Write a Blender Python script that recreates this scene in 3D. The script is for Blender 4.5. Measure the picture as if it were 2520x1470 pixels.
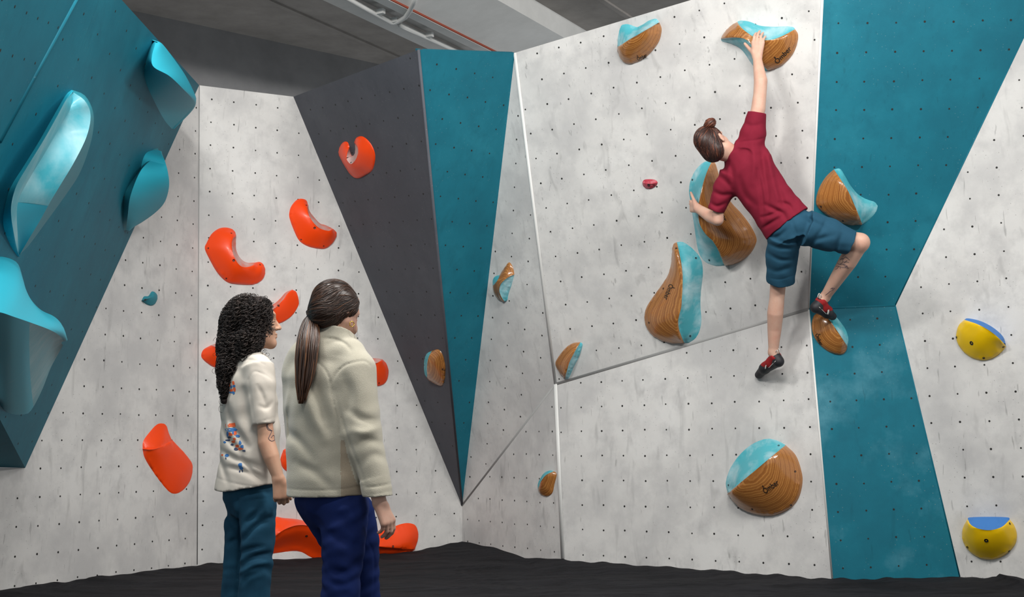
import bpy, bmesh, math, random
import numpy as np
from mathutils import Vector, Matrix
from mathutils.geometry import delaunay_2d_cdt
from mathutils.bvhtree import BVHTree

for _o in list(bpy.data.objects):
    bpy.data.objects.remove(_o)
scene = bpy.context.scene
COL = scene.collection
rng = np.random.default_rng(7)
random.seed(7)

# ---------------------------------------------------------------- camera
FPX = 3200.0                       # focal length in pixels of the 2520 x 1470 frame
CAM = np.array([0.0, 0.0, 0.92])
PITCH = math.atan(365 / FPX)
cp, sp = math.cos(PITCH), math.sin(PITCH)
cam = bpy.data.cameras.new('camera')
cam.sensor_width = 36
cam.lens = FPX / 2520 * 36
cam.clip_end = 100
camo = bpy.data.objects.new('camera', cam)
COL.objects.link(camo)
camo.location = CAM
camo.rotation_euler = (math.pi / 2 + PITCH, 0, 0)
scene.camera = camo

# ---------------------------------------------------------------- light
scene.view_settings.view_transform = 'Standard'
scene.view_settings.look = 'None'
scene.view_settings.gamma = 1
scene.view_settings.use_curve_mapping = False
scene.view_settings.exposure = 0.0
world = bpy.data.worlds.new('world')
scene.world = world
world.use_nodes = True
bg = world.node_tree.nodes['Background']
bg.inputs[0].default_value = (0.93, 0.97, 1.0, 1)
bg.inputs[1].default_value = 0.56


def lamp(name, loc, target, power, sx, sy, color=(1, 0.975, 0.94)):
    l = bpy.data.lights.new(name, 'AREA')
    l.shape = 'RECTANGLE'
    l.size, l.size_y = sx, sy
    l.energy = power
    l.color = color
    o = bpy.data.objects.new(name, l)
    COL.objects.link(o)
    o.location = loc
    d = Vector(target) - Vector(loc)
    o.rotation_euler = d.to_track_quat('-Z', 'Y').to_euler()
    return o


lamp('ceiling_lamp_offscreen', (-1.7, 5.2, 4.6), (-2.2, 9.0, 0.6), 160, 1.4, 0.4)
lamp('ceiling_lamp_offscreen', (0.9, 5.0, 4.6), (1.3, 9.0, 1.2), 98, 1.4, 0.4)
lamp('ceiling_lamp_offscreen', (3.4, 4.2, 4.6), (-2.2, 8.4, 2.2), 120, 1.4, 0.4)
lamp('ceiling_lamp_offscreen', (-0.6, 2.6, 4.6), (-0.6, 8.0, 1.0), 70, 1.4, 0.4)


# ---------------------------------------------------------------- geometry helpers
def ray(x, y):
    a = (x - 1260) / FPX
    b = (735 - y) / FPX
    d = np.array([a, cp - b * sp, b * cp + sp])
    return d / d[1]


def P(x, y, Y):
    """the point at forward distance Y (metres) seen at pixel x, y"""
    return CAM + ray(x, y) * Y


class Plane:
    def __init__(s, a, b, c):
        n = np.cross(b - a, c - a)
        n = n / np.linalg.norm(n)
        if np.dot(n, CAM - a) < 0:
            n = -n
        s.n, s.o = n, a

    def at(s, x, y, off=0.0):
        d = ray(x, y)
        return CAM + d * (np.dot(s.o + s.n * off - CAM, s.n) / np.dot(d, s.n))

    def frame(s, o, p):
        """in-plane axes: origin o, u towards p"""
        u = p - o
        u = u - s.n * np.dot(u, s.n)
        u = u / np.linalg.norm(u)
        v = np.cross(s.n, u)
        return u, v


def unit(v):
    v = np.asarray(v, float)
    return v / np.linalg.norm(v)


def mesh(name, verts, faces, mat=None, parent=None, smooth=False, kind=None, label=None):
    off = np.array(parent.location) if parent is not None else np.zeros(3)
    if parent is not None and parent.parent is not None:
        off = off + np.array(parent.parent.location)
    v = np.asarray(verts, float).reshape(-1, 3) - off
    me = bpy.data.meshes.new(name)
    me.from_pydata(v.tolist(), [], [list(map(int, f)) for f in faces])
    if mat is not None:
        me.materials.append(mat)
    if smooth:
        me.polygons.foreach_set('use_smooth', [True] * len(me.polygons))
    me.update()
    o = bpy.data.objects.new(name, me)
    COL.objects.link(o)
    if parent is not None:
        o.parent = parent
    if kind:
        o['kind'] = kind
    if label:
        o['label'] = label
    return o


def empty(name, loc, label, cat, group=None):
    o = bpy.data.objects.new(name, None)
    o.empty_display_size = 0.1
    COL.objects.link(o)
    o.location = [float(q) for q in loc]
    tag(o, label, cat, group)
    return o


def tag(o, label, cat, group=None, kind=None):
    o['label'] = label
    o['category'] = cat
    if group:
        o['group'] = group
    if kind:
        o['kind'] = kind
    return o


class MB:
    """collects shapes that become one mesh"""
    def __init__(s):
        s.v, s.f, s.n = [], [], 0

    def add(s, v, f):
        v = np.asarray(v, float)
        s.v.append(v)
        s.f += [[i + s.n for i in q] for q in f]
        s.n += len(v)

    def tube(s, pts, r, k=8, cap=True):
        pts = np.asarray(pts, float)
        n = len(pts)
        r = np.broadcast_to(np.asarray(r, float), (n,))
        t = np.gradient(pts, axis=0)
        t /= np.linalg.norm(t, axis=1)[:, None] + 1e-12
        up = np.array([0.31, 0.2, 0.93])
        if abs(np.dot(up, t[0])) > 0.9:
            up = np.array([1.0, 0.1, 0.0])
        vs = []
        a = np.arange(k) / k * 2 * math.pi
        for i in range(n):
            up = up - t[i] * np.dot(up, t[i])
            up = up / (np.linalg.norm(up) + 1e-12)
            w = np.cross(t[i], up)
            vs.append(pts[i] + r[i] * (np.cos(a)[:, None] * up + np.sin(a)[:, None] * w))
        f = []
        for i in range(n - 1):
            for j in range(k):
                f.append([i * k + j, i * k + (j + 1) % k, (i + 1) * k + (j + 1) % k, (i + 1) * k + j])
        if cap:
            f.append(list(range(k))[::-1])
            f.append([(n - 1) * k + j for j in range(k)])
        s.add(np.concatenate(vs), f)

    def box(s, c, ax, hs):
        """oriented box: centre, three unit axes, half sizes"""
        c = np.asarray(c, float)
        ax = [np.asarray(q, float) for q in ax]
        v = []
        for i in (-1, 1):
            for j in (-1, 1):
                for k in (-1, 1):
                    v.append(c + ax[0] * hs[0] * i + ax[1] * hs[1] * j + ax[2] * hs[2] * k)
        s.add(v, [[0, 1, 3, 2], [4, 6, 7, 5], [0, 4, 5, 1], [2, 3, 7, 6], [0, 2, 6, 4], [1, 5, 7, 3]])

    def build(s, name, mat, parent=None, smooth=False, **k):
        return mesh(name, np.concatenate(s.v), s.f, mat, parent, smooth, **k)


# ---------------------------------------------------------------- materials
def newmat(name, rough=0.6, color=(0.5, 0.5, 0.5), spec=0.5):
    m = bpy.data.materials.new(name)
    m.use_nodes = True
    nt = m.node_tree
    b = nt.nodes['Principled BSDF']
    b.inputs['Base Color'].default_value = (*color, 1)
    b.inputs['Roughness'].default_value = rough
    b.inputs['Specular IOR Level'].default_value = spec
    return m, nt, b


def N(nt, t, **k):
    n = nt.nodes.new(t)
    for q, w in k.items():
        setattr(n, q, w)
    return n


def noise(nt, vec, scale, detail=4, rough=0.55, dist=0.0):
    n = N(nt, 'ShaderNodeTexNoise')
    n.inputs['Scale'].default_value = scale
    n.inputs['Detail'].default_value = detail
    n.inputs['Roughness'].default_value = rough
    n.inputs['Distortion'].default_value = dist
    nt.links.new(vec, n.inputs['Vector'])
    return n


def ramp(nt, fac, stops):
    r = N(nt, 'ShaderNodeValToRGB')
    e = r.color_ramp.elements
    while len(e) < len(stops):
        e.new(0.5)
    for q, (p, c) in zip(e, stops):
        q.position = p
        q.color = (*c, 1) if len(c) == 3 else c
    nt.links.new(fac, r.inputs['Fac'])
    return r


def mix(nt, fac, a, b, mode='MIX'):
    m = N(nt, 'ShaderNodeMix', data_type='RGBA', blend_type=mode)
    for s, v in ((m.inputs['Factor'], fac), (m.inputs['A'], a), (m.inputs['B'], b)):
        if isinstance(v, (int, float)):
            s.default_value = v
        elif isinstance(v, tuple):
            s.default_value = (*v, 1)
        else:
            nt.links.new(v, s)
    return m.outputs['Result']


def mapping(nt, scale=(1, 1, 1), rot=(0, 0, 0), coord='Object'):
    t = N(nt, 'ShaderNodeTexCoord')
    m = N(nt, 'ShaderNodeMapping')
    m.inputs['Scale'].default_value = scale
    m.inputs['Rotation'].default_value = rot
    nt.links.new(t.outputs[coord], m.inputs['Vector'])
    return m.outputs['Vector']


def bump(nt, b, h, strength=0.2, dist=0.01):
    n = N(nt, 'ShaderNodeBump')
    n.inputs['Strength'].default_value = strength
    n.inputs['Distance'].default_value = dist
    nt.links.new(h, n.inputs['Height'])
    nt.links.new(n.outputs['Normal'], b.inputs['Normal'])


def wall_paint(name, base, dark, light, chips=None, rough=0.62, scuff=0.5, fleck=0.6):
    """painted plywood: cloudy wear, rubber scuffs, tiny flecks, chips around the bolts"""
    m, nt, b = newmat(name, rough, spec=0.28)
    v = mapping(nt)
    n1 = noise(nt, v, 1.6, 6, 0.6)
    n2 = noise(nt, v, 6.0, 8, 0.65)
    c = ramp(nt, n1.outputs['Fac'], [(0.34, dark), (0.52, base), (0.72, light)]).outputs['Color']
    f2 = ramp(nt, n2.outputs['Fac'], [(0.46, (0, 0, 0)), (0.75, (1, 1, 1))]).outputs['Color']
    c = mix(nt, f2, c, dark)
    # rubber smears: stretched noise, thresholded
    vs = mapping(nt, (9, 9, 2.2), (0.25, 0.2, 0.1))
    n3 = noise(nt, vs, 1.3, 3, 0.5, 0.7)
    f3 = ramp(nt, n3.outputs['Fac'], [(0.60, (0, 0, 0)), (0.80, (scuff,) * 3)]).outputs['Color']
    c = mix(nt, f3, c, tuple(q * 0.55 for q in dark))
    # thin scratches
    vs2 = mapping(nt, (40, 40, 5), (0.5, -0.4, 0.3))
    n5 = noise(nt, vs2, 1.0, 2, 0.5, 0.4)
    f5 = ramp(nt, n5.outputs['Fac'], [(0.69, (0, 0, 0)), (0.74, (scuff * 0.8,) * 3)]).outputs['Color']
    c = mix(nt, f5, c, tuple(q * 0.35 for q in dark))
    # flecks
    vo = N(nt, 'ShaderNodeTexVoronoi')
    vo.inputs['Scale'].default_value = 34
    nt.links.new(v, vo.inputs['Vector'])
    n4 = noise(nt, v, 2.3, 3, 0.6)
    gate = ramp(nt, n4.outputs['Fac'], [(0.44, (0, 0, 0)), (0.56, (1, 1, 1))]).outputs['Color']
    fl = ramp(nt, vo.outputs['Distance'], [(0.06, (fleck,) * 3), (0.12, (0, 0, 0))]).outputs['Color']
    fl = mix(nt, 1.0, fl, gate, 'MULTIPLY')
    c = mix(nt, fl, c, chips if chips else tuple(q * 0.3 for q in dark))
    nt.links.new(c, b.inputs['Base Color'])
    n6 = noise(nt, v, 260, 3, 0.6)
    bump(nt, b, n6.outputs['Fac'], 0.25, 0.002)
    return m


M = {}
M['white'] = wall_paint('white_wall_paint', (0.66, 0.652, 0.635), (0.52, 0.515, 0.51), (0.72, 0.715, 0.70))
M['blue'] = wall_paint('blue_wall_paint', (0.006, 0.158, 0.225), (0.005, 0.132, 0.192), (0.012, 0.190, 0.262), chips=(0.30, 0.42, 0.40), scuff=0.25, fleck=0.3)
M['blue_worn'] = wall_paint('worn_blue_wall_paint', (0.006, 0.158, 0.225), (0.005, 0.132, 0.192), (0.085, 0.285, 0.365), chips=(0.4, 0.45, 0.35), scuff=0.3, fleck=0.35)
M['grey'] = wall_paint('grey_wall_paint', (0.085, 0.090, 0.108), (0.074, 0.079, 0.095), (0.100, 0.106, 0.124), chips=(0.3, 0.3, 0.3), scuff=0.25, fleck=0.4)
M['hole'] = newmat('bolt_hole_shade', 0.6, (0.022, 0.021, 0.020), 0.3)[0]  # near-black colour painted in for the shade inside the bolt holes
M['trim'] = newmat('pale_edge_trim', 0.5, (0.74, 0.74, 0.72))[0]
M['groove'] = newmat('grey_joint_filler', 0.6, (0.33, 0.33, 0.325))[0]


def concrete(name, a, b_, c_):
    m, nt, b = newmat(name, 0.85, spec=0.2)
    v = mapping(nt, (1, 1, 1))
    n1 = noise(nt, v, 0.7, 8, 0.65, 0.4)
    n2 = noise(nt, v, 5, 8, 0.6)
    c = ramp(nt, n1.outputs['Fac'], [(0.3, a), (0.55, b_), (0.75, c_)]).outputs['Color']
    c = mix(nt, 0.35, c, ramp(nt, n2.outputs['Fac'], [(0.3, a), (0.7, c_)]).outputs['Color'])
    nt.links.new(c, b.inputs['Base Color'])
    bump(nt, b, n2.outputs['Fac'], 0.3, 0.01)
    return m


M['concrete'] = concrete('ceiling_concrete', (0.22, 0.205, 0.19), (0.32, 0.30, 0.28), (0.43, 0.40, 0.375))
M['backwall'] = concrete('back_wall_concrete', (0.20, 0.20, 0.205), (0.26, 0.26, 0.265), (0.32, 0.32, 0.325))
M['steel_white'] = concrete('white_steel_paint', (0.62, 0.62, 0.60), (0.74, 0.74, 0.72), (0.82, 0.82, 0.80))
M['soffit'] = concrete('pale_soffit_paint', (0.50, 0.49, 0.47), (0.60, 0.59, 0.57), (0.70, 0.69, 0.67))
M['rust'] = newmat('red_primer_edge', 0.7, (0.30, 0.06, 0.03))[0]

# ---------------------------------------------------------------- planes of the climbing walls
Z1 = np.array([0, 0, 1.0])
a0 = P(0, 1450, 8.4)
a1 = P(485, 1390, 10.15)
pA = Plane(a0, a1, a0 + Z1)
V1 = pA.at(490, 210)
TIP = pA.at(62, 1152)
cb = P(1137, 1330, 11.4)
pB = Plane(V1, a1, cb)
ct = pB.at(1137, 1245)
v2 = pB.at(722, 238)
fb = P(1385, 1375, 10.13)
pF = Plane(cb, ct, fb)
kk = pF.at(1367, 946)
hb = P(2048, 1424, 8.85)
pH = Plane(fb, hb, kk)
mm = pH.at(1990, 761)
gt = P(2027, 0, 8.25)
pG = Plane(kk, mm, gt)
g1 = pG.at(1267, 130)
d1 = P(1030, 122, 8.9)
pC = Plane(v2, d1, ct)
pD = Plane(d1, g1, ct)
pE = Plane(g1, kk, ct)
m2 = P(2203, 752, mm[1])
pJ = Plane(mm, hb, m2)
j2 = pJ.at(2362, 1420)
pI = Plane(gt, mm, m2)
i2 = pI.at(2520, 90)
pK = Plane(m2, j2, i2)
pLB = Plane(V1, TIP, P(187, 0, 6.0))
s0, s1 = pLB.at(229, -78), pLB.at(0, 348)
pLB2 = Plane(s0, s1, P(0, 0, pLB.at(0, 0)[1] - 0.02) + np.array([0.12, -0.55, 0.0]))
u0 = pLB.at(0, 1033)
pLU = Plane(u0, TIP, pA.at(0, 1150))


def panel(name, pl, poly, mat, label, thick=0.035):
    f = [np.asarray(q) for q in poly]
    bk = [q - pl.n * thick for q in f]
    n = len(f)
    # outward winding on the face
    nn = np.cross(f[1] - f[0], f[2] - f[0])
    fr = list(range(n))
    if np.dot(nn, pl.n) < 0:
        fr = fr[::-1]
    faces = [fr, [i + n for i in fr[::-1]]]
    for a, b in zip(fr, fr[1:] + fr[:1]):
        faces.append([b, a, a + n, b + n])
    o = mesh(name, f + bk, faces, mat, kind='structure')
    o['label'] = label
    o['category'] = 'climbing wall'
    return o


def inside(px, poly):
    r = False
    n = len(poly)
    for i in range(n):
        x1, y1 = poly[i]
        x2, y2 = poly[(i + 1) % n]
        if (y1 > px[1]) != (y2 > px[1]) and px[0] < (x2 - x1) * (px[1] - y1) / (y2 - y1) + x1:
            r = not r
    return r


def seg_dist(p, poly):
    p = np.asarray(p)
    d = 1e9
    for i in range(len(poly)):
        a = np.asarray(poly[i])
        b = np.asarray(poly[(i + 1) % len(poly)])
        t = np.clip(np.dot(p - a, b - a) / (np.dot(b - a, b - a) + 1e-12), 0, 1)
        d = min(d, np.linalg.norm(p - a - t * (b - a)))
    return d


def bolts(parent, pl, poly, o_px, u_px, pitch=0.186, r=0.0068, jitter=0.002, edge=0.03, pv=None):
    """T-nut holes on a regular grid: short raised discs, the shade inside a hole painted as dark colour, joined"""
    o = pl.at(*o_px)
    u, v = pl.frame(o, pl.at(*u_px))
    pv = pv or pitch
    uv = [(np.dot(q - o, u), np.dot(q - o, v)) for q in poly]
    us = [q[0] for q in uv]
    vs = [q[1] for q in uv]
    mb = MB()
    k = 8
    a = np.arange(k) / k * 2 * math.pi
    for i in range(math.floor(min(us) / pitch), math.ceil(max(us) / pitch) + 1):
        for j in range(math.floor(min(vs) / pv), math.ceil(max(vs) / pv) + 1):
            p = (i * pitch + rng.normal() * jitter, j * pv + rng.normal() * jitter)
            if not inside(p, uv) or seg_dist(p, uv) < edge:
                continue
            c = o + u * p[0] + v * p[1]
            rr = r * (0.85 + 0.3 * rng.random())
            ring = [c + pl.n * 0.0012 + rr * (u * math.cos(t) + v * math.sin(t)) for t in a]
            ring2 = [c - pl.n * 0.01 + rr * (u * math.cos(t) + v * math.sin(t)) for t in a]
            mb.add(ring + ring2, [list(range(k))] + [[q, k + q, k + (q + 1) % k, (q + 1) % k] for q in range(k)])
    if mb.n:
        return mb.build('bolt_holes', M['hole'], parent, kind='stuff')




def DN(pl):
    """a step down inside the plane, below the mat"""
    d = np.array([0, 0, -0.2])
    return d - pl.n * (d @ pl.n)


# shared edges run on below the mat along their own direction
a1x = a1 + (a1 - V1) * 0.06
cbx = cb + (cb - ct) * 0.7
fbx = fb + (fb - kk) * 0.16
hbx = hb + (hb - mm) * 0.12
j2x = j2 + (j2 - m2) * 0.12
polyA = [V1, TIP, pA.at(-420, 1160), pA.at(-420, 1520) + DN(pA), a0 + DN(pA), a1x]
wA = panel('wall_left', pA, polyA, M['white'], 'white bolted climbing wall under the blue overhang')
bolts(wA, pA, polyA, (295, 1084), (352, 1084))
polyB = [V1, a1x, cbx, ct, v2]
wB = panel('wall_back_left', pB, polyB, M['white'], 'white bolted climbing wall with most of the orange holds')
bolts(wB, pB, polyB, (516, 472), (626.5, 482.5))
polyC = [v2, ct, d1]
wC = panel('wall_wedge_grey', pC, polyC, M['grey'], 'dark grey triangular face of the jutting wedge')
bolts(wC, pC, polyC, (918, 430), (985, 421), pitch=0.2)
polyD = [d1, ct, g1]
wD = panel('wall_wedge_blue', pD, polyD, M['blue'], 'blue triangular face of the jutting wedge')
bolts(wD, pD, polyD, (1124, 664), (1179, 668), pitch=0.19)
polyE = [g1, ct, kk]
wE = panel('wall_sliver', pE, polyE, M['white'], 'narrow white wall triangle beside the blue wedge')
bolts(wE, pE, polyE, (1251, 796), (1292, 811), pitch=0.186)
polyF = [ct, cbx, fbx, kk]
wF = panel('wall_corner', pF, polyF, M['white'], 'white lower wall beside the deep corner')
bolts(wF, pF, polyF, (1178, 1227), (1361, 1239))
gtop = pG.at(2027, -98)
polyG = [g1, kk, mm, gt, gtop]
wG = panel('wall_main', pG, polyG, M['white'], 'large overhanging white wall behind the climber')
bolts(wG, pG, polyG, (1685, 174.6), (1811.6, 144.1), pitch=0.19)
polyH = [kk, fbx, hbx, mm]
wH = panel('wall_lower', pH, polyH, M['white'], 'white lower wall carrying the large round wooden hold')
bolts(wH, pH, polyH, (1750.5, 992), (1811, 990))
it = pI.at(2611, -100)
polyI = [gtop, gt, mm, m2, i2, it]
wI = panel('wall_right_blue', pI, polyI, M['blue'], 'upper blue wall panel right of the climber')
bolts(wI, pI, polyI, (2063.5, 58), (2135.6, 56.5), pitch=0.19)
polyJ = [mm, hbx, j2x, m2]
wJ = panel('wall_right_blue_lower', pJ, polyJ, M['blue_worn'], 'lower worn blue wall panel below the joint')
bolts(wJ, pJ, polyJ, (2042, 989), (2112, 986))
polyK = [m2, j2x, pK.at(3000, 1470) + DN(pK), pK.at(3000, -100), it, i2]
wK = panel('wall_right', pK, polyK, M['white'], 'white wall carrying the two yellow holds')
bolts(wK, pK, polyK, (2362.4, 1038.6), (2439.5, 1035.7))
polyLB = [V1, s0, s1, pLB.at(-330, 960), pLB.at(-100, 841), u0, TIP]
wL = panel('wall_overhang', pLB, polyLB, M['blue'], 'steep blue overhang with the turquoise holds')
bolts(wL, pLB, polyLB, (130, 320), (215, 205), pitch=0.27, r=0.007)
polyL2 = [s0, pLB2.at(60, -300), pLB2.at(-500, -300), pLB.at(-330, 960), s1]
wL2 = panel('wall_overhang_upper', pLB2, [s0, pLB2.at(120, -300), pLB2.at(-420, -300), pLB2.at(-330, 962), s1], M['blue'], 'blue upper facet of the overhang')
bolts(wL2, pLB2, polyL2, (93, 44), (122, 58), pitch=0.19)
polyLU = [u0, TIP, pA.at(-100, 1148), pLB.at(-100, 841)]
panel('wall_overhang_underside', pLU, [u0, TIP, pLU.at(-100, 1148), pLB.at(-100, 841)], M['blue'], 'dark blue underside facet at the foot of the overhang')


def strip(name, a, b, n, w, h, mat, label, off=0.0):
    """thin bead or filled joint along an edge of the walls"""
    a, b = np.asarray(a), np.asarray(b)
    t = unit(b - a)
    n = unit(n - t * np.dot(n, t))
    s = np.cross(t, n)
    mb = MB()
    k = 7
    an = np.linspace(0, math.pi, k)
    prof = [s * math.cos(q) * w + n * (math.sin(q) * h + off) for q in an]
    v = [a + q for q in prof] + [b + q for q in prof]
    mb.add(v, [[i, i + 1, k + i + 1, k + i] for i in range(k - 1)] + [list(range(k))[::-1], list(range(k, 2 * k))])
    o = mb.build(name, mat, None, True, kind='structure')
    o['label'] = label
    o['category'] = 'wall trim'
    return o


strip('trim_1', g1, kk, pE.n + pG.n, 0.013, 0.010, M['trim'], 'pale bead between the sliver and the main white wall')
strip('trim_2', kk, fb, pF.n + pH.n, 0.018, 0.010, M['trim'], 'pale bead above the mat between the two lower white walls')
strip('trim_3', kk, mm, pG.n + pH.n, 0.012, 0.004, M['groove'], 'grey joint under the overhanging white wall')
strip('trim_4', ct, kk, pE.n + pF.n, 0.010, 0.004, M['groove'], 'grey slanting joint below the white sliver')
strip('trim_5', gtop, mm, pG.n + pI.n, 0.006, 0.003, M['trim'], 'white edge between main wall and upper blue panel')
strip('trim_6', mm, hb, pH.n + pJ.n, 0.006, 0.003, M['trim'], 'white edge between lower wall and worn blue panel')
strip('trim_7', mm, m2, pI.n + pJ.n, 0.008, 0.004, M['blue'], 'blue joint between the two blue panels')
strip('trim_8', V1, a1, pA.n + pB.n, 0.006, 0.003, M['groove'], 'grey vertical joint between the two left white walls')
strip('trim_9', d1, ct, pC.n + pD.n, 0.010, 0.006, M['grey'], 'grey edge of the jutting wedge')
strip('trim_10', s0, s1, pLB.n + pLB2.n, 0.016, 0.008, M['blue'], 'blue bead across the overhang')
strip('trim_11', m2, j2, pJ.n + pK.n, 0.005, 0.003, M['blue'], 'blue joint right of the worn blue panel')
strip('trim_12', i2, m2, pI.n + pK.n, 0.005, 0.003, M['blue'], 'blue joint right of the upper blue panel')

# ---------------------------------------------------------------- mat
base_px = [(-400, 1498, pA), (0, 1451, pA), (120, 1434, pA), (300, 1412, pA), (485, 1390, pA),
           (620, 1379, pB), (800, 1371, pB), (960, 1362, pB), (1040, 1352, pB), (1100, 1341, pB), (1137, 1329, pB),
           (1175, 1338, pF), (1240, 1355, pF), (1290, 1371, pF), (1385, 1376, pF),
           (1500, 1385, pH), (1750, 1402, pH), (2048, 1424, pH),
           (2200, 1422, pJ), (2362, 1419, pJ), (2450, 1419, pK), (2458, 1412, pK), (2520, 1424, pK), (3000, 1480, pK)]
pts = []
for (xa, ya, pa), (xb, yb, pb) in zip(base_px, base_px[1:]):
    n = max(2, int(abs(xb - xa) / 9))
    for i in range(n):
        t = i / n
        w = 2.2 * math.sin((xa + (xb - xa) * t) * 0.045) + 1.6 * math.sin((xa + (xb - xa) * t) * 0.117 + 1)
        q = pb.at(xa + (xb - xa) * t, ya + (yb - ya) * t + w * (0.4 + 0.6 * math.sin(xa * 0.01) ** 2))
        pts.append(q - pb.n * 0.006)
pts = np.array(pts)
nr = 90
tt = (np.linspace(0, 1, nr)) ** 1.6
verts = []
mid = np.array([0.3, 3.0])
for t in tt:
    for q in pts:
        g = np.array([q[0] * 1.35 + 0.1, -2.5 + 0.15 * (q[1] - 9)])
        xy = q[:2] * (1 - t) + g * t
        d = np.linalg.norm(xy - q[:2])
        z = q[2] * math.exp(-d / 0.9)
        wr = 0.010 * math.sin(xy[1] * 9 + 1.7 * math.sin(xy[0] * 1.3) + xy[0] * 2.2) + 0.006 * math.sin(xy[1] * 23 + 2.5 * math.sin(xy[0] * 2.1))
        verts.append([xy[0], xy[1], z + wr * min(1, d / 0.25) - 0.004])
npt = len(pts)
faces = []
for i in range(nr - 1):
    for j in range(npt - 1):
        faces.append([i * npt + j, (i + 1) * npt + j, (i + 1) * npt + j + 1, i * npt + j + 1])
m_, nt, b_ = newmat('black_mat_fabric', 0.9, (0.02, 0.02, 0.02), 0.15)
v = mapping(nt, (1.2, 6, 6))
n1 = noise(nt, v, 2.2, 6, 0.6, 0.6)
c = ramp(nt, n1.outputs['Fac'], [(0.3, (0.008, 0.008, 0.0095)), (0.7, (0.021, 0.021, 0.0245))]).outputs['Color']
nt.links.new(c, b_.inputs['Base Color'])
bump(nt, b_, n1.outputs['Fac'], 0.5, 0.03)
M['mat'] = m_
fl = mesh('floor', verts, faces, M['mat'], smooth=True, kind='structure')
fl['label'] = 'black fabric crash mat covering the floor'
fl['category'] = 'mat'

# ---------------------------------------------------------------- hall behind: ceiling, back wall, steel beam
CZ = 4.8


def onz(x, y, z):
    d = ray(x, y)
    return CAM + d * ((z - CAM[2]) / d[2])


w0, w1 = onz(326, 26, CZ), onz(928, 157, CZ)
wd = unit(w1 - w0)
pW = Plane(w0, w1, w0 + Z1)
L_, R_ = w0 - wd * 6, w0 + wd * 14
bw = mesh('wall_back', [L_, R_, R_ - Z1 * 5.2, L_ - Z1 * 5.2], [[0, 1, 2, 3]], M['backwall'], kind='structure')
bw['label'] = 'grey concrete wall of the hall behind the climbing walls'
bw['category'] = 'wall'
f0, f1 = np.array([-9, -3, CZ]), np.array([11, -3, CZ])
ce = mesh('ceiling', [L_ + np.array([-3, 0, 0]), R_, f1, f0], [[0, 1, 2, 3]], M['concrete'], kind='structure')
ce['label'] = 'dark grey concrete ceiling of the hall'
ce['category'] = 'ceiling'
# ---------------------------------------------------------------- steel beam and pipes under the ceiling
BD = unit(np.array([0.59, 1.0, 0]))            # the beam runs away from the camera to the right


def along(p, d, y0, y1):
    return p + d * ((y0 - p[1]) / d[1]), p + d * ((y1 - p[1]) / d[1])


def beamline(x, y, z):
    return onz(x, y, z)


def prism(name, sect, y0, y1, mat, parent=None, **k):
    """a section of points carried along the beam direction"""
    a = [along(q, BD, y0, y1) for q in sect]
    n = len(a)
    v = [q[0] for q in a] + [q[1] for q in a]
    f = [[i, (i + 1) % n, n + (i + 1) % n, n + i] for i in range(n)] + [list(range(n))[::-1], list(range(n, 2 * n))]
    return mesh(name, v, f, mat, parent, **k)


bz = 4.45
side = unit(np.cross(BD, Z1))
h3 = np.array([0, 0, 1.0])
q0 = onz(981, 87, bz)


def bx(x, dz=0.0):
    return onz(x, 87, bz) + h3 * dz


beam = empty('steel_beam', along(q0, BD, 9, 9)[0], 'white painted steel beam crossing under the concrete ceiling', 'beam')
prism('flange', [bx(981), bx(1032), bx(1032, 0.04), bx(981, 0.04)], 4, 15.5, M['steel_white'], beam)
prism('web', [bx(1028, 0.07), bx(1098, 0.07), bx(1098, 0.34), bx(1028, 0.34)], 4, 15.5, M['soffit'], beam)
prism('flange', [bx(1095), bx(1130), bx(1130, 0.04), bx(1095, 0.04)], 4, 15.5, M['steel_white'], beam)
prism('primer_edge', [bx(1130, 0.004), bx(1134, 0.004), bx(1134, 0.03), bx(1130, 0.03)], 4, 15.5, M['rust'], beam, label='red primer line along the flange')
prism('soffit_board', [bx(1134, 0.02), bx(1300, 0.16), bx(1300, 0.36), bx(1134, 0.36)], 4, 15.5, M['steel_white'], beam)
pipe = empty('conduit_pipe', along(q0, BD, 9, 9)[0], 'thin white conduit pipe bending across the steel beam', 'pipe')
pz = bz - 0.015
c1 = [onz(800, -40, pz), onz(862, 0, pz), onz(930, 38, pz), onz(962, 55, pz), onz(972, 56, pz), onz(985, 50, pz), onz(998, 42, pz), onz(1008, 28, pz), onz(1018, 8, pz), onz(1030, -30, pz)]
mb = MB()
mb.tube(c1, 0.020, 10)
mb.build('bent_run', M['steel_white'], pipe, True)
mb = MB()
mb.tube([onz(984, 62, pz), onz(1050, 93, pz), onz(1118, 124, pz), onz(1150, 139, pz)], 0.018, 10)
mb.build('straight_run', M['steel_white'], pipe, True)
for x, y in ((933, 33), (968, 54), (1053, 90)):
    p_ = onz(x, y, pz)
    mb = MB()
    mb.box(p_ + h3 * 0.012, [BD, side, h3], (0.018, 0.05, 0.02))
    mb.build('pipe_clip', M['steel_white'], pipe)
# shallow concrete rib lines on the ceiling
for k_, (x, y) in enumerate(((690, 20), (1500, 20))):
    p_ = onz(x, y, CZ - 0.02)
    o_ = prism('trim_%d' % (20 + k_), [p_, p_ + side * 0.05, p_ + side * 0.05 + h3 * 0.04, p_ + h3 * 0.04], 5, 15, M['concrete'], kind='structure')
    o_['label'] = 'cast joint line in the concrete ceiling'
    o_['category'] = 'ceiling trim'

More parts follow.
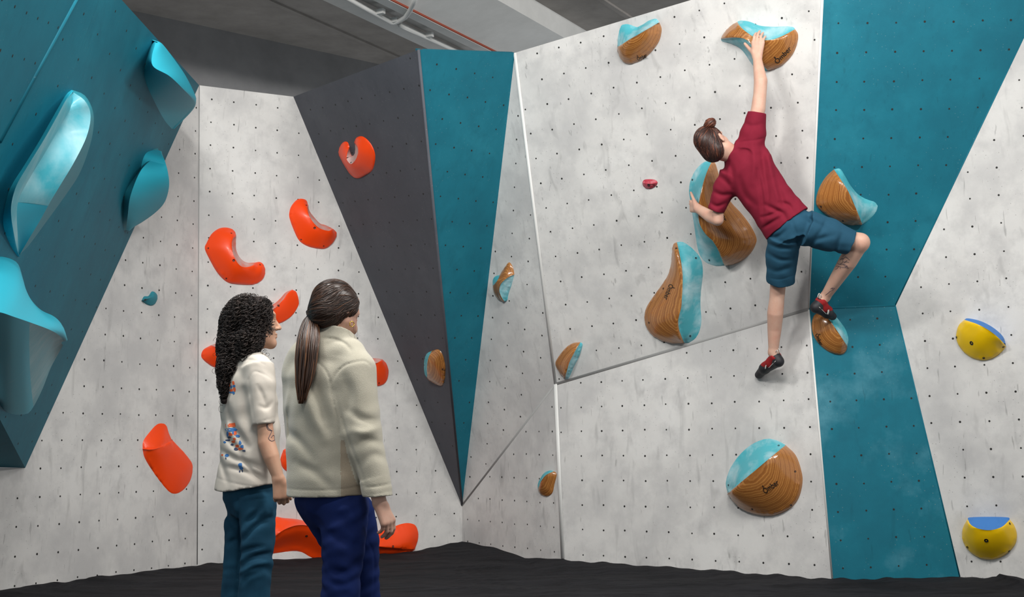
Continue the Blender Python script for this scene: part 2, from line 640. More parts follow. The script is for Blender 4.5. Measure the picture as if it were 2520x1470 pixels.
# ---------------------------------------------------------------- hold materials
def wood_mat():
    m, nt, b = newmat('varnished_plywood', 0.28, spec=0.5)
    at = N(nt, 'ShaderNodeAttribute', attribute_name='lay')
    v = mapping(nt)
    nz = noise(nt, v, 9, 4, 0.6)
    mul = N(nt, 'ShaderNodeMath', operation='MULTIPLY_ADD')
    nt.links.new(nz.outputs['Fac'], mul.inputs[0])
    mul.inputs[1].default_value = 0.018
    nt.links.new(at.outputs['Fac'], mul.inputs[2])

    def bands(freq):
        s = N(nt, 'ShaderNodeMath', operation='MULTIPLY')
        nt.links.new(mul.outputs[0], s.inputs[0])
        s.inputs[1].default_value = freq
        w = N(nt, 'ShaderNodeMath', operation='SINE')
        nt.links.new(s.outputs[0], w.inputs[0])
        return w.outputs[0]
    c = mix(nt, ramp(nt, bands(2 * math.pi / 0.0085), [(0.15, (0, 0, 0)), (1.0, (0.75,) * 3)]).outputs['Color'], (0.36, 0.140, 0.034), (0.60, 0.285, 0.078))
    c = mix(nt, ramp(nt, bands(2 * math.pi / 0.027), [(0.55, (0, 0, 0)), (1.0, (0.55,) * 3)]).outputs['Color'], c, (0.24, 0.08, 0.018))
    vg = mapping(nt, (6, 6, 60))
    ng = noise(nt, vg, 5, 5, 0.7)
    c = mix(nt, ramp(nt, ng.outputs['Fac'], [(0.4, (0, 0, 0)), (0.8, (0.35,) * 3)]).outputs['Color'], c, (0.25, 0.085, 0.02))
    nt.links.new(c, b.inputs['Base Color'])
    b.inputs['Coat Weight'].default_value = 0.6
    b.inputs['Coat Roughness'].default_value = 0.12
    return m


def dusty(name, base, dust, lo, hi, rough=0.35, amount=0.8, scale=5.0, coat=0.3):
    """moulded resin with chalk dust rubbed into it"""
    m, nt, b = newmat(name, rough)
    v = mapping(nt)
    n1 = noise(nt, v, scale, 5, 0.6, 0.3)
    f = ramp(nt, n1.outputs['Fac'], [(lo, (0, 0, 0)), (hi, (amount,) * 3)]).outputs['Color']
    c = mix(nt, f, base, dust)
    nt.links.new(c, b.inputs['Base Color'])
    r = N(nt, 'ShaderNodeMix', data_type='FLOAT')
    nt.links.new(f, r.inputs[0])
    r.inputs[2].default_value = rough
    r.inputs[3].default_value = 0.85
    nt.links.new(r.outputs[0], b.inputs['Roughness'])
    b.inputs['Coat Weight'].default_value = coat
    b.inputs['Coat Roughness'].default_value = 0.15
    n2 = noise(nt, v, 300, 2, 0.5)
    bump(nt, b, n2.outputs['Fac'], 0.12, 0.002)
    return m


M['wood'] = wood_mat()
M['aqua'] = dusty('aqua_resin', (0.075, 0.42, 0.49), (0.52, 0.68, 0.72), 0.46, 0.72, 0.5, 0.9, 4.5, 0.0)
M['orange'] = dusty('orange_resin', (0.98, 0.066, 0.002), (0.8, 0.3, 0.2), 0.72, 0.98, 0.42, 0.3, 4.0, 0.12)
M['orange_chalk'] = dusty('chalked_orange_resin', (0.80, 0.10, 0.03), (0.60, 0.44, 0.42), 0.30, 0.60, 0.6, 0.95, 6.0, 0.0)
M['turq'] = dusty('turquoise_resin', (0.026, 0.40, 0.53), (0.40, 0.62, 0.66), 0.66, 0.90, 0.5, 0.5, 3.0, 0.0)
M['turq'].node_tree.nodes['Principled BSDF'].inputs['Specular IOR Level'].default_value = 0.18
M['turq_chalk'] = dusty('chalked_turquoise_resin', (0.035, 0.36, 0.45), (0.42, 0.62, 0.66), 0.40, 0.72, 0.5, 0.75, 3.2, 0.1)
M['turq_flange'] = dusty('satin_turquoise_flange', (0.018, 0.235, 0.30), (0.2, 0.4, 0.42), 0.62, 0.9, 0.55, 0.5, 6.0, 0.0)
M['pink'] = dusty('pink_resin', (0.42, 0.035, 0.06), (0.62, 0.3, 0.34), 0.5, 0.7, 0.5, 0.6, 20, 0.0)
M['yellow'] = dusty('yellow_resin', (0.90, 0.56, 0.003), (0.12, 0.08, 0.02), 0.72, 0.76, 0.32, 0.7, 16, 0.15)
M['royal'] = dusty('blue_resin', (0.045, 0.20, 0.55), (0.3, 0.4, 0.6), 0.6, 0.9, 0.6, 0.5, 9, 0.0)
M['bolt'] = newmat('dark_bolt_steel', 0.45, (0.03, 0.03, 0.032))[0]
M['bolt'].node_tree.nodes['Principled BSDF'].inputs['Metallic'].default_value = 0.6
M['ink'] = newmat('black_lettering', 0.5, (0.012, 0.011, 0.010))[0]


def catmull(p, n=6):
    """smooth open polyline through points (rows of any width)"""
    p = np.asarray(p, float)
    if len(p) < 3:
        return np.array([p[0] + (p[-1] - p[0]) * t for t in np.linspace(0, 1, 3 * n + 1)])
    e = np.vstack([2 * p[0] - p[1], p, 2 * p[-1] - p[-2]])
    out = []
    for i in range(1, len(e) - 2):
        a, b, c, d = e[i - 1:i + 3]
        for t in np.arange(n) / n:
            out.append(0.5 * (2 * b + (c - a) * t + (2 * a - 5 * b + 4 * c - d) * t * t + (3 * b - a - 3 * c + d) * t ** 3))
    out.append(p[-1])
    return np.array(out)


def poly_near(Q, L, hs):
    """distance to a polyline and the height carried there"""
    best = np.full(len(Q), 1e9)
    hh = np.zeros(len(Q))
    for i in range(len(L) - 1):
        a, b = L[i], L[i + 1]
        ab = b - a
        t = np.clip(((Q - a) @ ab) / (ab @ ab + 1e-14), 0, 1)
        d = np.linalg.norm(Q - a - t[:, None] * ab, axis=1)
        k = d < best
        best[k] = d[k]
        hh[k] = hs[i] + (hs[i + 1] - hs[i]) * t[k]
    return best, hh


class Hold:
    """a climbing hold: outer edges lie on the wall, ridges stand off it; regions between them are parts"""
    def __init__(s, name, label, pl, tr, lines, regions, cat='climbing hold', group=None, res=0.012, smooth_n=6):
        x0, y0, sc = tr
        s.pl, s.tr = pl, tr
        px = {}
        first = None
        s.lines = {}
        allp = [(x0 + q[0] / sc, y0 + q[1] / sc) for k in lines for q in lines[k][1]]
        c = np.mean(allp, axis=0)
        s.o = pl.at(*c)
        s.u, s.v = pl.frame(s.o, pl.at(c[0] + 30, c[1]))
        s.root = empty(name, s.o, label, cat, group)
        for k, (h, pp) in lines.items():
            arr = catmull([(x0 + q[0] / sc, y0 + q[1] / sc) for q in pp], smooth_n)
            n = len(arr)
            t = np.linspace(-1, 1, n)
            if isinstance(h, (tuple, list)):     # constant-ish height with given end heights
                hs = np.interp(np.linspace(0, 1, n), np.linspace(0, 1, len(h)), h)
            else:
                hs = h * np.clip(1 - t * t, 0, 1) ** 0.75
            uv = []
            for (x, y), hh in zip(arr, hs):
                q = pl.at(x, y, hh) - s.o
                uv.append((q @ s.u, q @ s.v))
            s.lines[k] = (np.array(uv), hs)
        s.trees = []
        s.hmax = max(max(v[1]) for v in s.lines.values())
        for reg in regions:
            s.region(*reg, res=res)

    def region(s, pname, mat, loop, e=1.0, extra=(), p=1.3, res=0.012, label=None, ease=7):
        ring = []
        for k in loop:
            rev = k.startswith('-')
            L = s.lines[k.lstrip('-')][0]
            L = L[::-1] if rev else L
            for q in L:
                if not ring or np.linalg.norm(ring[-1] - q) > 1e-4:
                    ring.append(q)
        if np.linalg.norm(ring[0] - ring[-1]) < 1e-4:
            ring.pop()
        ring = np.array(ring)
        lo, hi = ring.min(0), ring.max(0)
        g = []
        rl = [tuple(q) for q in ring]
        nx = max(3, int((hi[0] - lo[0]) / res))
        ny = max(3, int((hi[1] - lo[1]) / res))
        for i in range(1, nx):
            for j in range(1, ny):
                q = (lo[0] + (hi[0] - lo[0]) * (i + 0.5 * (j % 2)) / nx, lo[1] + (hi[1] - lo[1]) * j / ny)
                if inside(q, rl):
                    g.append(q)
        g = np.array(g).reshape(-1, 2)
        closed = np.vstack([ring, ring[:1]])
        if len(g):
            d, _ = poly_near(g, closed, np.zeros(len(ring) + 1))
            g = g[d > res * 1.05]
        # two even rows just inside the edge keep the outline clean
        tg = np.roll(ring, -1, 0) - np.roll(ring, 1, 0)
        tg = tg / (np.linalg.norm(tg, axis=1)[:, None] + 1e-9)
        nin = np.stack([-tg[:, 1], tg[:, 0]], -1)
        area = 0.5 * np.sum(ring[:, 0] * np.roll(ring[:, 1], -1) - np.roll(ring[:, 0], -1) * ring[:, 1])
        nin = nin if area > 0 else -nin
        for k_ in (0.22, 0.62):
            row = ring + nin * res * k_
            d, _ = poly_near(row, closed, np.zeros(len(ring) + 1))
            ok = np.array([inside(tuple(q), rl) for q in row]) & (d > res * k_ * 0.8)
            g = np.vstack([g, row[ok]])
        allv = np.vstack([ring, g]) if len(g) else ring
        n = len(ring)
        r = delaunay_2d_cdt([Vector(q) for q in allv], [], [list(range(n))], 1, 1e-6)
        V = np.array([tuple(q) for q in r[0]])
        Fc = [list(f) for f in r[2]]
        num = np.zeros(len(V))
        den = np.zeros(len(V))
        for k, (L, hs) in s.lines.items():
            if k not in [q.lstrip('-') for q in loop] and k not in extra:
                continue
            d, h = poly_near(V, L, hs)
            if max(hs) > 0:          # height felt from the whole ridge, not only from its nearest end
                q2 = ((V[:, None, :] - L[None, :, :]) ** 2).sum(-1) + 1e-6
                hb = (hs[None, :] / q2).sum(1) / (1 / q2).sum(1)
                f_ = np.clip(d / 0.05, 0, 1)
                h = h * (1 - f_) + np.maximum(h, hb) * f_
            w = 1 / (d + 1e-5) ** p
            num += w * h
            den += w
        h = num / den
        if e != 1:
            h = s.hmax * (np.clip(h / s.hmax, 0, 1)) ** e
            # keep ridge vertices exactly where the neighbours put them
            for k in loop:
                L, hs = s.lines[k.lstrip('-')]
                d, hh = poly_near(V, L, hs)
                m_ = d < 1e-4
                h[m_] = hh[m_]
        # ease the interior so that faces read as moulded surfaces
        ed = np.array([[f[i], f[(i + 1) % 3]] for f in Fc for i in range(3)])
        dr, _ = poly_near(V, np.vstack([ring, ring[:1]]), np.zeros(len(ring) + 1))
        free = dr > 1e-4
        for _i in range(ease):
            S_ = np.zeros(len(V))
            c_ = np.zeros(len(V))
            np.add.at(S_, ed[:, 0], h[ed[:, 1]])
            np.add.at(S_, ed[:, 1], h[ed[:, 0]])
            np.add.at(c_, ed[:, 0], 1)
            np.add.at(c_, ed[:, 1], 1)
            hn = S_ / np.maximum(c_, 1)
            h = np.where(free, 0.4 * h + 0.6 * hn, h)
        W = s.o + V[:, :1] * s.u + V[:, 1:] * s.v + (h[:, None] - 0.001) * s.pl.n
        # wind towards the room
        out = []
        for f in Fc:
            a = np.cross(V[f[1]] - V[f[0]], V[f[2]] - V[f[0]])
            out.append(f if a > 0 else f[::-1])
        # skirt into the wall
        nv = len(W)
        sk = []
        ob = mesh(pname, W, out, mat, s.root, True, label=label)
        at = ob.data.attributes.new('lay', 'FLOAT', 'POINT')
        at.data.foreach_set('value', h.astype(np.float32))
        s.trees.append((W, out))
        return ob

    def hit(s, x, y):
        """where the camera ray of a pixel meets the hold"""
        d = Vector(ray(x, y))
        best = None
        for W, Fc in s.trees:
            t = BVHTree.FromPolygons([Vector(q) for q in W], Fc)
            loc, nrm, _, dist = t.ray_cast(Vector(CAM), d)
            if loc is not None and (best is None or dist < best[2]):
                if nrm.dot(d) > 0:
                    nrm = -nrm
                best = (np.array(loc), np.array(nrm), dist)
        return best

    def bolt(s, pts, r=0.007):
        x0, y0, sc = s.tr
        for x, y in pts:
            b = s.hit(x0 + x / sc, y0 + y / sc)
            if b is None:
                continue
            p, n, _ = b
            a = unit(np.cross(n, [0.3, 0.5, 0.8]))
            c = np.cross(n, a)
            k = 8
            an = np.arange(k) / k * 2 * math.pi
            top = [p + n * 0.0025 + r * (a * math.cos(t) + c * math.sin(t)) for t in an]
            low = [p - n * 0.01 + r * 1.1 * (a * math.cos(t) + c * math.sin(t)) for t in an]
            ctr = [p - n * 0.001]
            f = [[i, (i + 1) % k, 2 * k] for i in range(k)] + [[i, k + i, k + (i + 1) % k, (i + 1) % k] for i in range(k)]
            mesh('bolt', top + low + ctr, f, M['bolt'], s.root)

    def text(s, cx, cy, ang, height, width):
        """the maker's lettering, laid on the surface; centre, angle and size in crop pixels"""
        x0, y0, sc = s.tr
        V, Fc = TEXT
        ca, sa = math.cos(ang), math.sin(ang)
        W, ok = [], True
        tr = [BVHTree.FromPolygons([Vector(q) for q in a], b) for a, b in s.trees]
        for q in V:
            lx, ly = q[0] * width, -q[1] * height
            x = x0 + (cx + lx * ca - ly * sa) / sc
            y = y0 + (cy + lx * sa + ly * ca) / sc
            d = Vector(ray(x, y))
            best = None
            for t in tr:
                loc, nrm, _, dist = t.ray_cast(Vector(CAM), d)
                if loc is not None and (best is None or dist < best[1]):
                    best = (loc, dist)
            if best is None:
                best = (Vector(s.pl.at(x, y, 0.02)), 0)
            W.append(np.array(best[0]) - unit(d) * 0.003)
        mesh('lettering', W, Fc, M['ink'], s.root, label='black maker name lettering')


def make_text():
    cu = bpy.data.curves.new('t', 'FONT')
    cu.body = 'Omber'
    cu.offset = 0.008
    cu.resolution_u = 3
    to = bpy.data.objects.new('t', cu)
    COL.objects.link(to)
    dg = bpy.context.evaluated_depsgraph_get()
    me = bpy.data.meshes.new_from_object(to.evaluated_get(dg))
    bm = bmesh.new()
    bm.from_mesh(me)
    bmesh.ops.triangulate(bm, faces=bm.faces)
    bmesh.ops.subdivide_edges(bm, edges=[e for e in bm.edges if e.calc_length() > 0.15], cuts=2)
    bmesh.ops.triangulate(bm, faces=bm.faces)
    V = np.array([v.co[:2] for v in bm.verts])
    bm.verts.index_update()
    Fc = [[v.index for v in f.verts] for f in bm.faces]
    bm.free()
    bpy.data.objects.remove(to)
    bpy.data.curves.remove(cu)
    bpy.data.meshes.remove(me)
    lo, hi = V.min(0), V.max(0)
    # little flame standing on the O
    n = len(V)
    fl = np.array([(0.30, 0.70), (0.42, 0.80), (0.36, 0.95), (0.50, 1.05), (0.56, 0.85), (0.48, 0.72)])
    V = np.vstack([V, fl])
    Fc.append([n + i for i in range(6)])
    V = (V - (lo + hi) / 2) / (hi - lo)
    return V, Fc


TEXT = make_text()

GW = 'wood and aqua holds'
TA = (1720, 640, 2.227)
TB = (1480, 20, 4.846)
TC = (1560, 360, 2.722)
TD = (1560, 580, 5.25)
TE = (1020, 600, 2.228)
TF = (2180, 740, 2.1)
TG = (480, 320, 3.676)
TH_ = (480, 660, 3.340)
TI_ = (0, 580, 2.371)
TJ = (480, 1050, 3.5)
TK = (0, 0, 2.296)


def two(name, label, pl, tr, H, ridge, a, b, ma, mb_, na, nb, ea=0.5, eb=1.15, group=None, res=0.012):
    """dome a and cut face b meeting in one ridge"""
    return Hold(name, label, pl, tr, {'r': (H, ridge), 'a': (0.0, a), 'b': (0.0, b)},
                [(na, M[ma], ['r', '-a'] if np.hypot(a[0][0] - ridge[0][0], a[0][1] - ridge[0][1]) < 9 else ['r', 'a'], ea),
                 (nb, M[mb_], ['r', '-b'] if np.hypot(b[0][0] - ridge[0][0], b[0][1] - ridge[0][1]) < 9 else ['r', 'b'], eb)], group=group, res=res)


def wooden(label, pl, tr, H, ridge, wood, teal, ew=0.5, et=1.15, res=0.012):
    return two('wooden_hold', label, pl, tr, H, ridge, wood, teal, 'wood', 'aqua', 'wood_face', 'aqua_face', ew, et, GW, res)


h = wooden('large round wooden hold with turquoise upper cap, low on the wall', pH, TA, 0.20,
           [(160, 1282), (210, 1236), (318, 1146), (400, 1077), (475, 1015)],
           [(160, 1282), (190, 1320), (240, 1370), (320, 1398), (400, 1404), (490, 1370), (545, 1310), (568, 1220), (560, 1150), (530, 1070), (475, 1015)],
           [(160, 1282), (148, 1245), (150, 1200), (180, 1125), (240, 1050), (300, 1005), (370, 980), (430, 990), (475, 1015)])
h.text(393, 1243, -0.62, 34, 95)
h.bolt([(527, 1160), (505, 1345), (162, 1235), (437, 1018), (292, 1366)])
h = wooden('shield shaped wooden hold with notched aqua top, near the wall edge', pG, TB, 0.16,
           [(192, 465), (300, 395), (420, 325), (560, 245), (690, 168)],
           [(192, 465), (197, 500), (215, 570), (255, 635), (310, 668), (390, 660), (470, 625), (560, 560), (640, 470), (690, 390), (712, 310), (718, 240), (690, 168)],
           [(192, 465), (192, 380), (205, 290), (230, 215), (260, 188), (320, 190), (370, 205), (420, 225), (450, 215), (500, 190), (560, 150), (640, 125), (670, 135), (690, 168)])
h.text(484, 585, -0.42, 50, 125)
HOLD_TOP = h = Hold('wooden_hold', 'wide wooden hold with aqua scoops gripped by the raised hand', pG, TB,
                    {'r1': (0.15, [(1620, 165), (1650, 210), (1700, 262), (1780, 322), (1850, 362), (1950, 382), (2060, 370), (2180, 322), (2310, 250)]),
                     'r2': (0.15, [(1425, 370), (1520, 358), (1620, 352), (1700, 365), (1760, 402), (1800, 460), (1850, 560), (1910, 660), (1985, 750)]),
                     'top': (0.0, [(1620, 165), (1640, 152), (1700, 148), (1780, 165), (1880, 205), (1990, 218), (2100, 220), (2200, 215), (2290, 225), (2310, 250)]),
                     'left': (0.0, [(1620, 165), (1560, 195), (1490, 265), (1440, 330), (1425, 370)]),
                     'right': (0.0, [(2310, 250), (2345, 310), (2340, 400), (2300, 520), (2220, 630), (2110, 710), (1985, 750)]),
                     'low': (0.0, [(1425, 370), (1440, 400), (1520, 420), (1620, 460), (1690, 520), (1740, 590), (1790, 665), (1840, 720), (1900, 752), (1985, 750)])},
                    [('wood_face', M['wood'], ['r1', 'right', '-r2', '-left'], 0.6),
                     ('aqua_face', M['aqua'], ['r1', '-top'], 1.1),
                     ('aqua_face', M['aqua'], ['r2', '-low'], 1.0)], group=GW)
h.text(2165, 560, -0.80, 62, 250)
HOLD_BIG = h = wooden('largest wooden hold, hugged by the lower hand of the climber', pG, TC, 0.24,
                      [(522, 100), (490, 170), (460, 260), (440, 350), (430, 430), (440, 520), (480, 590), (540, 650), (580, 720), (610, 800)],
                      [(522, 100), (545, 115), (560, 160), (585, 240), (615, 310), (655, 380), (720, 450), (780, 530), (820, 610), (815, 660), (780, 720), (720, 770), (660, 795), (610, 800)],
                      [(522, 100), (470, 105), (420, 150), (385, 210), (368, 290), (380, 380), (395, 480), (410, 580), (425, 680), (450, 750), (500, 790), (560, 805), (610, 800)])
h.text(590, 430, 1.25, 30, 150)
h.bolt([(392, 225), (505, 763)])
h = wooden('pear shaped wooden hold with pale aqua flank, above the grey joint', pG, TD, 0.15,
           [(555, 85), (580, 200), (610, 350), (628, 500), (628, 650), (620, 800), (612, 920), (582, 1040), (572, 1120), (585, 1220), (620, 1320), (650, 1390)],
           [(555, 85), (515, 105), (500, 170), (490, 300), (465, 440), (410, 560), (320, 690), (220, 830), (155, 940), (135, 1050), (145, 1140), (190, 1240), (280, 1320), (400, 1375), (520, 1395), (650, 1390)],
           [(555, 85), (620, 80), (700, 120), (790, 200), (860, 290), (890, 400), (890, 540), (870, 700), (860, 850), (865, 970), (875, 1090), (860, 1200), (820, 1300), (760, 1360), (700, 1390), (650, 1390)])
h.text(447, 730, 1.93, 62, 210)
h.bolt([(547, 165), (380, 685), (195, 1126), (800, 291), (727, 1297)])
h = wooden('wooden hold with long aqua horn on the upper blue panel', pI, TC, 0.17,
           [(1340, 155), (1390, 230), (1440, 310), (1480, 400), (1510, 470), (1530, 525)],
           [(1340, 155), (1290, 200), (1245, 270), (1220, 350), (1225, 400), (1260, 440), (1330, 490), (1400, 520), (1460, 530), (1530, 525)],
           [(1340, 155), (1380, 150), (1410, 190), (1450, 260), (1500, 320), (1560, 355), (1620, 375), (1635, 405), (1620, 445), (1580, 490), (1530, 525)])
h.bolt([(1254, 404), (1400, 500)])
HOLD_FOOT = h = wooden('oval wooden foothold under the bent leg on worn blue panel', pJ, TC, 0.10,
                       [(1255, 1112), (1310, 1165), (1360, 1235), (1400, 1295), (1430, 1340)],
                       [(1255, 1112), (1210, 1130), (1190, 1190), (1200, 1260), (1235, 1320), (1290, 1370), (1350, 1395), (1400, 1395), (1425, 1365), (1430, 1340)],
                       [(1255, 1112), (1300, 1115), (1350, 1140), (1390, 1185), (1420, 1230), (1437, 1290), (1430, 1340)])
h.text(1240, 1295, 1.15, 26, 82)
h = wooden('small wooden hold with aqua flank beside the grey joint end', pG, TE, 0.085,
           [(910, 540), (880, 590), (850, 650), (835, 700), (825, 740)],
           [(910, 540), (870, 545), (830, 570), (790, 620), (772, 655), (785, 690), (805, 720), (825, 740)],
           [(910, 540), (922, 556), (902, 620), (872, 680), (853, 725), (840, 745), (825, 740)], res=0.008)
h = Hold('wooden_hold', 'twisted wooden hold with two aqua scoops on the white sliver', pE, TE,
         {'r1': (0.08, [(548, 168), (505, 190), (475, 220), (465, 255), (475, 290), (495, 322)]),
          'r2': (0.06, [(472, 170), (455, 200), (430, 232)]),
          'tr': (0.0, [(548, 168), (535, 220), (515, 280), (510, 310), (495, 322)]),
          'tl': (0.0, [(472, 170), (440, 180), (428, 205), (430, 232)]),
          'w1': (0.0, [(472, 170), (490, 140), (518, 102), (540, 130), (548, 168)]),
          'w2': (0.0, [(430, 232), (435, 265), (460, 305), (495, 322)])},
         [('wood_face', M['wood'], ['w1', 'r1', '-w2', '-r2'], 0.6), ('aqua_face', M['aqua'], ['r1', '-tr'], 1.1), ('aqua_face', M['aqua'], ['r2', '-tl'], 1.1)], group=GW, res=0.008)
h = wooden('small wooden hold with aqua rim low beside the pale bead', pF, TE, 0.06,
           [(765, 1248), (720, 1270), (690, 1310), (678, 1350)],
           [(765, 1248), (780, 1265), (768, 1320), (755, 1370), (725, 1388), (695, 1375), (678, 1350)],
           [(765, 1248), (745, 1243), (710, 1258), (680, 1305), (674, 1335), (678, 1350)], res=0.008)
h = wooden('small oval wooden hold with aqua edge on the grey wedge', pC, TE, 0.07,
           [(95, 588), (75, 630), (68, 690), (72, 740)],
           [(95, 588), (130, 580), (155, 610), (170, 680), (165, 750), (150, 780), (115, 768), (72, 740)],
           [(95, 588), (65, 605), (52, 650), (55, 715), (72, 740)], res=0.008)
h.bolt([(155, 688)])
h = two('pink_hold', 'tiny pink foothold alone on the white wall', pG, TC, 0.035,
        [(57, 240), (85, 250), (125, 252), (160, 243)], [(57, 240), (60, 262), (75, 280), (100, 288), (130, 280), (152, 262), (160, 243)],
        [(57, 240), (66, 226), (90, 221), (130, 222), (152, 230), (160, 243)], 'pink', 'pink', 'front', 'top_edge', res=0.006)
h.bolt([(100, 260)], 0.010)
h.bolt([(135, 262)], 0.005)
GY = 'yellow half dome holds'
h = two('yellow_hold', 'yellow half dome hold tilted, thin blue edge only', pK, TF, 0.15,
        [(405, 99), (470, 121), (530, 152), (580, 191), (622, 235)],
        [(405, 99), (375, 130), (363, 180), (370, 220), (400, 265), (450, 300), (510, 310), (560, 295), (600, 265), (622, 235)],
        [(405, 99), (425, 92), (490, 106), (555, 140), (605, 186), (622, 235)], 'yellow', 'royal', 'dome', 'blue_top', 0.5, 0.8, GY)
h.bolt([(443, 220)], 0.014)
h.bolt([(365, 190), (608, 240), (506, 297)], 0.008)
h = two('yellow_hold', 'yellow half dome hold with broad flat blue top, just above the mat', pK, TF, 0.16,
        [(423, 1130), (440, 1160), (480, 1180), (540, 1187), (600, 1170), (640, 1132)],
        [(423, 1130), (400, 1170), (393, 1220), (410, 1270), (460, 1320), (530, 1340), (600, 1325), (660, 1275), (678, 1220), (665, 1165), (640, 1132)],
        [(423, 1130), (435, 1121), (530, 1118), (630, 1121), (640, 1132)], 'yellow', 'royal', 'dome', 'blue_top', 0.5, 1.0, GY)
h.bolt([(519, 1241)], 0.014)
h.bolt([(640, 1153), (422, 1275), (637, 1296)], 0.008)

GO = 'orange holds'


def orange(label, pl, tr, H, ridge, outer, inner, mi='orange_chalk', eo=0.55, ei=1.0, res=0.012):
    return two('orange_hold', label, pl, tr, H, ridge, outer, inner, 'orange', mi, 'body', 'grip_edge', eo, ei, GO, res)


h = orange('U shaped orange hold on the grey wedge', pC, TG, 0.07,
           [(1397, 150), (1375, 210), (1372, 268), (1410, 308), (1450, 272), (1474, 205), (1466, 150), (1445, 120)],
           [(1397, 150), (1380, 110), (1345, 108), (1315, 140), (1298, 190), (1305, 235), (1340, 300), (1390, 380), (1430, 425), (1480, 438), (1540, 410), (1600, 370), (1625, 300), (1630, 230), (1615, 170), (1580, 110), (1530, 65), (1490, 57), (1455, 75), (1445, 120)],
           [(1397, 150), (1402, 200), (1418, 232), (1438, 225), (1448, 190), (1445, 120)])
h.bolt([(1412, 296)])
h = orange('orange kidney shaped hold nearest the grey wedge', pB, TG, 0.12,
           [(1020, 690), (1022, 740), (1050, 810), (1120, 885), (1205, 912), (1240, 890)],
           [(1020, 690), (1010, 640), (970, 622), (920, 632), (870, 690), (852, 750), (855, 800), (890, 900), (940, 1000), (1010, 1050), (1090, 1072), (1180, 1075), (1250, 1020), (1280, 960), (1275, 920), (1240, 890)],
           [(1020, 690), (1040, 740), (1080, 790), (1130, 845), (1180, 860), (1240, 890)])
h.bolt([(1082, 886)], 0.01)
h.bolt([(960, 992), (1163, 1050), (1006, 682)], 0.006)
h = orange('large orange kidney shaped hold beside the grey vertical joint', pB, TG, 0.14,
           [(372, 960), (338, 1000), (335, 1080), (360, 1160), (400, 1220), (450, 1242), (515, 1228), (540, 1200)],
           [(372, 960), (365, 930), (340, 900), (290, 883), (220, 890), (150, 940), (105, 1020), (88, 1075), (130, 1170), (200, 1290), (290, 1378), (400, 1398), (500, 1403), (560, 1390), (615, 1350), (635, 1290), (625, 1230), (590, 1195), (540, 1200)],
           [(372, 960), (370, 1040), (380, 1110), (420, 1170), (470, 1200), (540, 1200)])
h.bolt([(350, 1180)], 0.01)
h.bolt([(328, 935), (588, 1220), (120, 1070), (283, 1343)], 0.006)
h = orange('orange crescent hold behind the curly dark hair', pB, TH_, 0.07,
           [(390, 300), (440, 375), (540, 390), (650, 335), (715, 270), (760, 210), (800, 177)],
           [(390, 300), (350, 285), (290, 288), (258, 320), (262, 360), (300, 400), (420, 440), (560, 470), (690, 458), (790, 400), (840, 330), (855, 280), (835, 200), (800, 177)],
           [(390, 300), (440, 340), (540, 352), (640, 300), (700, 250), (745, 200), (800, 177)])
h.bolt([(687, 310)], 0.008)
h = orange('orange hold mostly hidden by the ends of the curly hair', pB, TH_, 0.12,
           [(130, 635), (180, 650), (250, 645), (330, 640)],
           [(130, 635), (70, 670), (50, 715), (62, 748), (110, 790), (180, 820), (330, 800), (400, 720), (330, 640)],
           [(130, 635), (220, 605), (290, 610), (330, 640)])
h = orange('orange hold beside the pale fleece shoulder', pB, TH_, 0.12,
           [(1400, 745), (1440, 785), (1500, 778), (1540, 750)],
           [(1400, 745), (1330, 780), (1300, 860), (1330, 940), (1400, 970), (1500, 973), (1560, 950), (1585, 900), (1590, 850), (1575, 790), (1540, 750)],
           [(1400, 745), (1480, 740), (1540, 750)])
h.bolt([(1512, 945)], 0.006)
h = orange('slanting orange hold low on the wall under the blue overhang', pA, TI_, 0.06,
           [(832, 1245), (880, 1250), (940, 1235), (1003, 1193)],
           [(832, 1245), (835, 1200), (870, 1150), (910, 1105), (940, 1095), (970, 1105), (985, 1150), (1003, 1193)],
           [(832, 1245), (845, 1300), (900, 1390), (970, 1480), (1010, 1508), (1050, 1500), (1085, 1470), (1115, 1420), (1125, 1350), (1110, 1310), (1060, 1250), (1003, 1193)], 'orange', 0.9, 0.5)
h = orange('orange hold hidden behind the fleece jacket, only a sliver showing', pB, (0, 0, 1.0), 0.10,
           [(697, 1108), (720, 1120), (760, 1122), (795, 1112)],
           [(697, 1108), (690, 1135), (704, 1160), (750, 1172), (795, 1155), (802, 1130), (795, 1112)],
           [(697, 1108), (715, 1099), (750, 1100), (795, 1112)], 'orange')
h = orange('wide orange arched hold resting on the mat', pB, TJ, 0.17,
           [(500, 1030), (600, 1000), (680, 955), (760, 895), (880, 852), (1000, 862), (1100, 915), (1300, 985), (1560, 1030), (1700, 1050), (1890, 1068)],
           [(500, 1030), (520, 900), (600, 800), (690, 778), (760, 788), (880, 800), (1000, 830), (1100, 870), (1250, 900), (1400, 905), (1560, 900), (1640, 893), (1700, 868), (1790, 836), (1860, 835), (1905, 860), (1925, 930), (1915, 1000), (1890, 1068)],
           [(500, 1030), (530, 1100), (600, 1108), (670, 1098), (760, 1085), (860, 1075), (930, 1090), (1000, 1130), (1100, 1150), (1400, 1150), (1590, 1110), (1800, 1100), (1890, 1068)], 'orange', 0.7, 1.0, 0.018)
h.bolt([(960, 944), (1705, 1035)], 0.010)

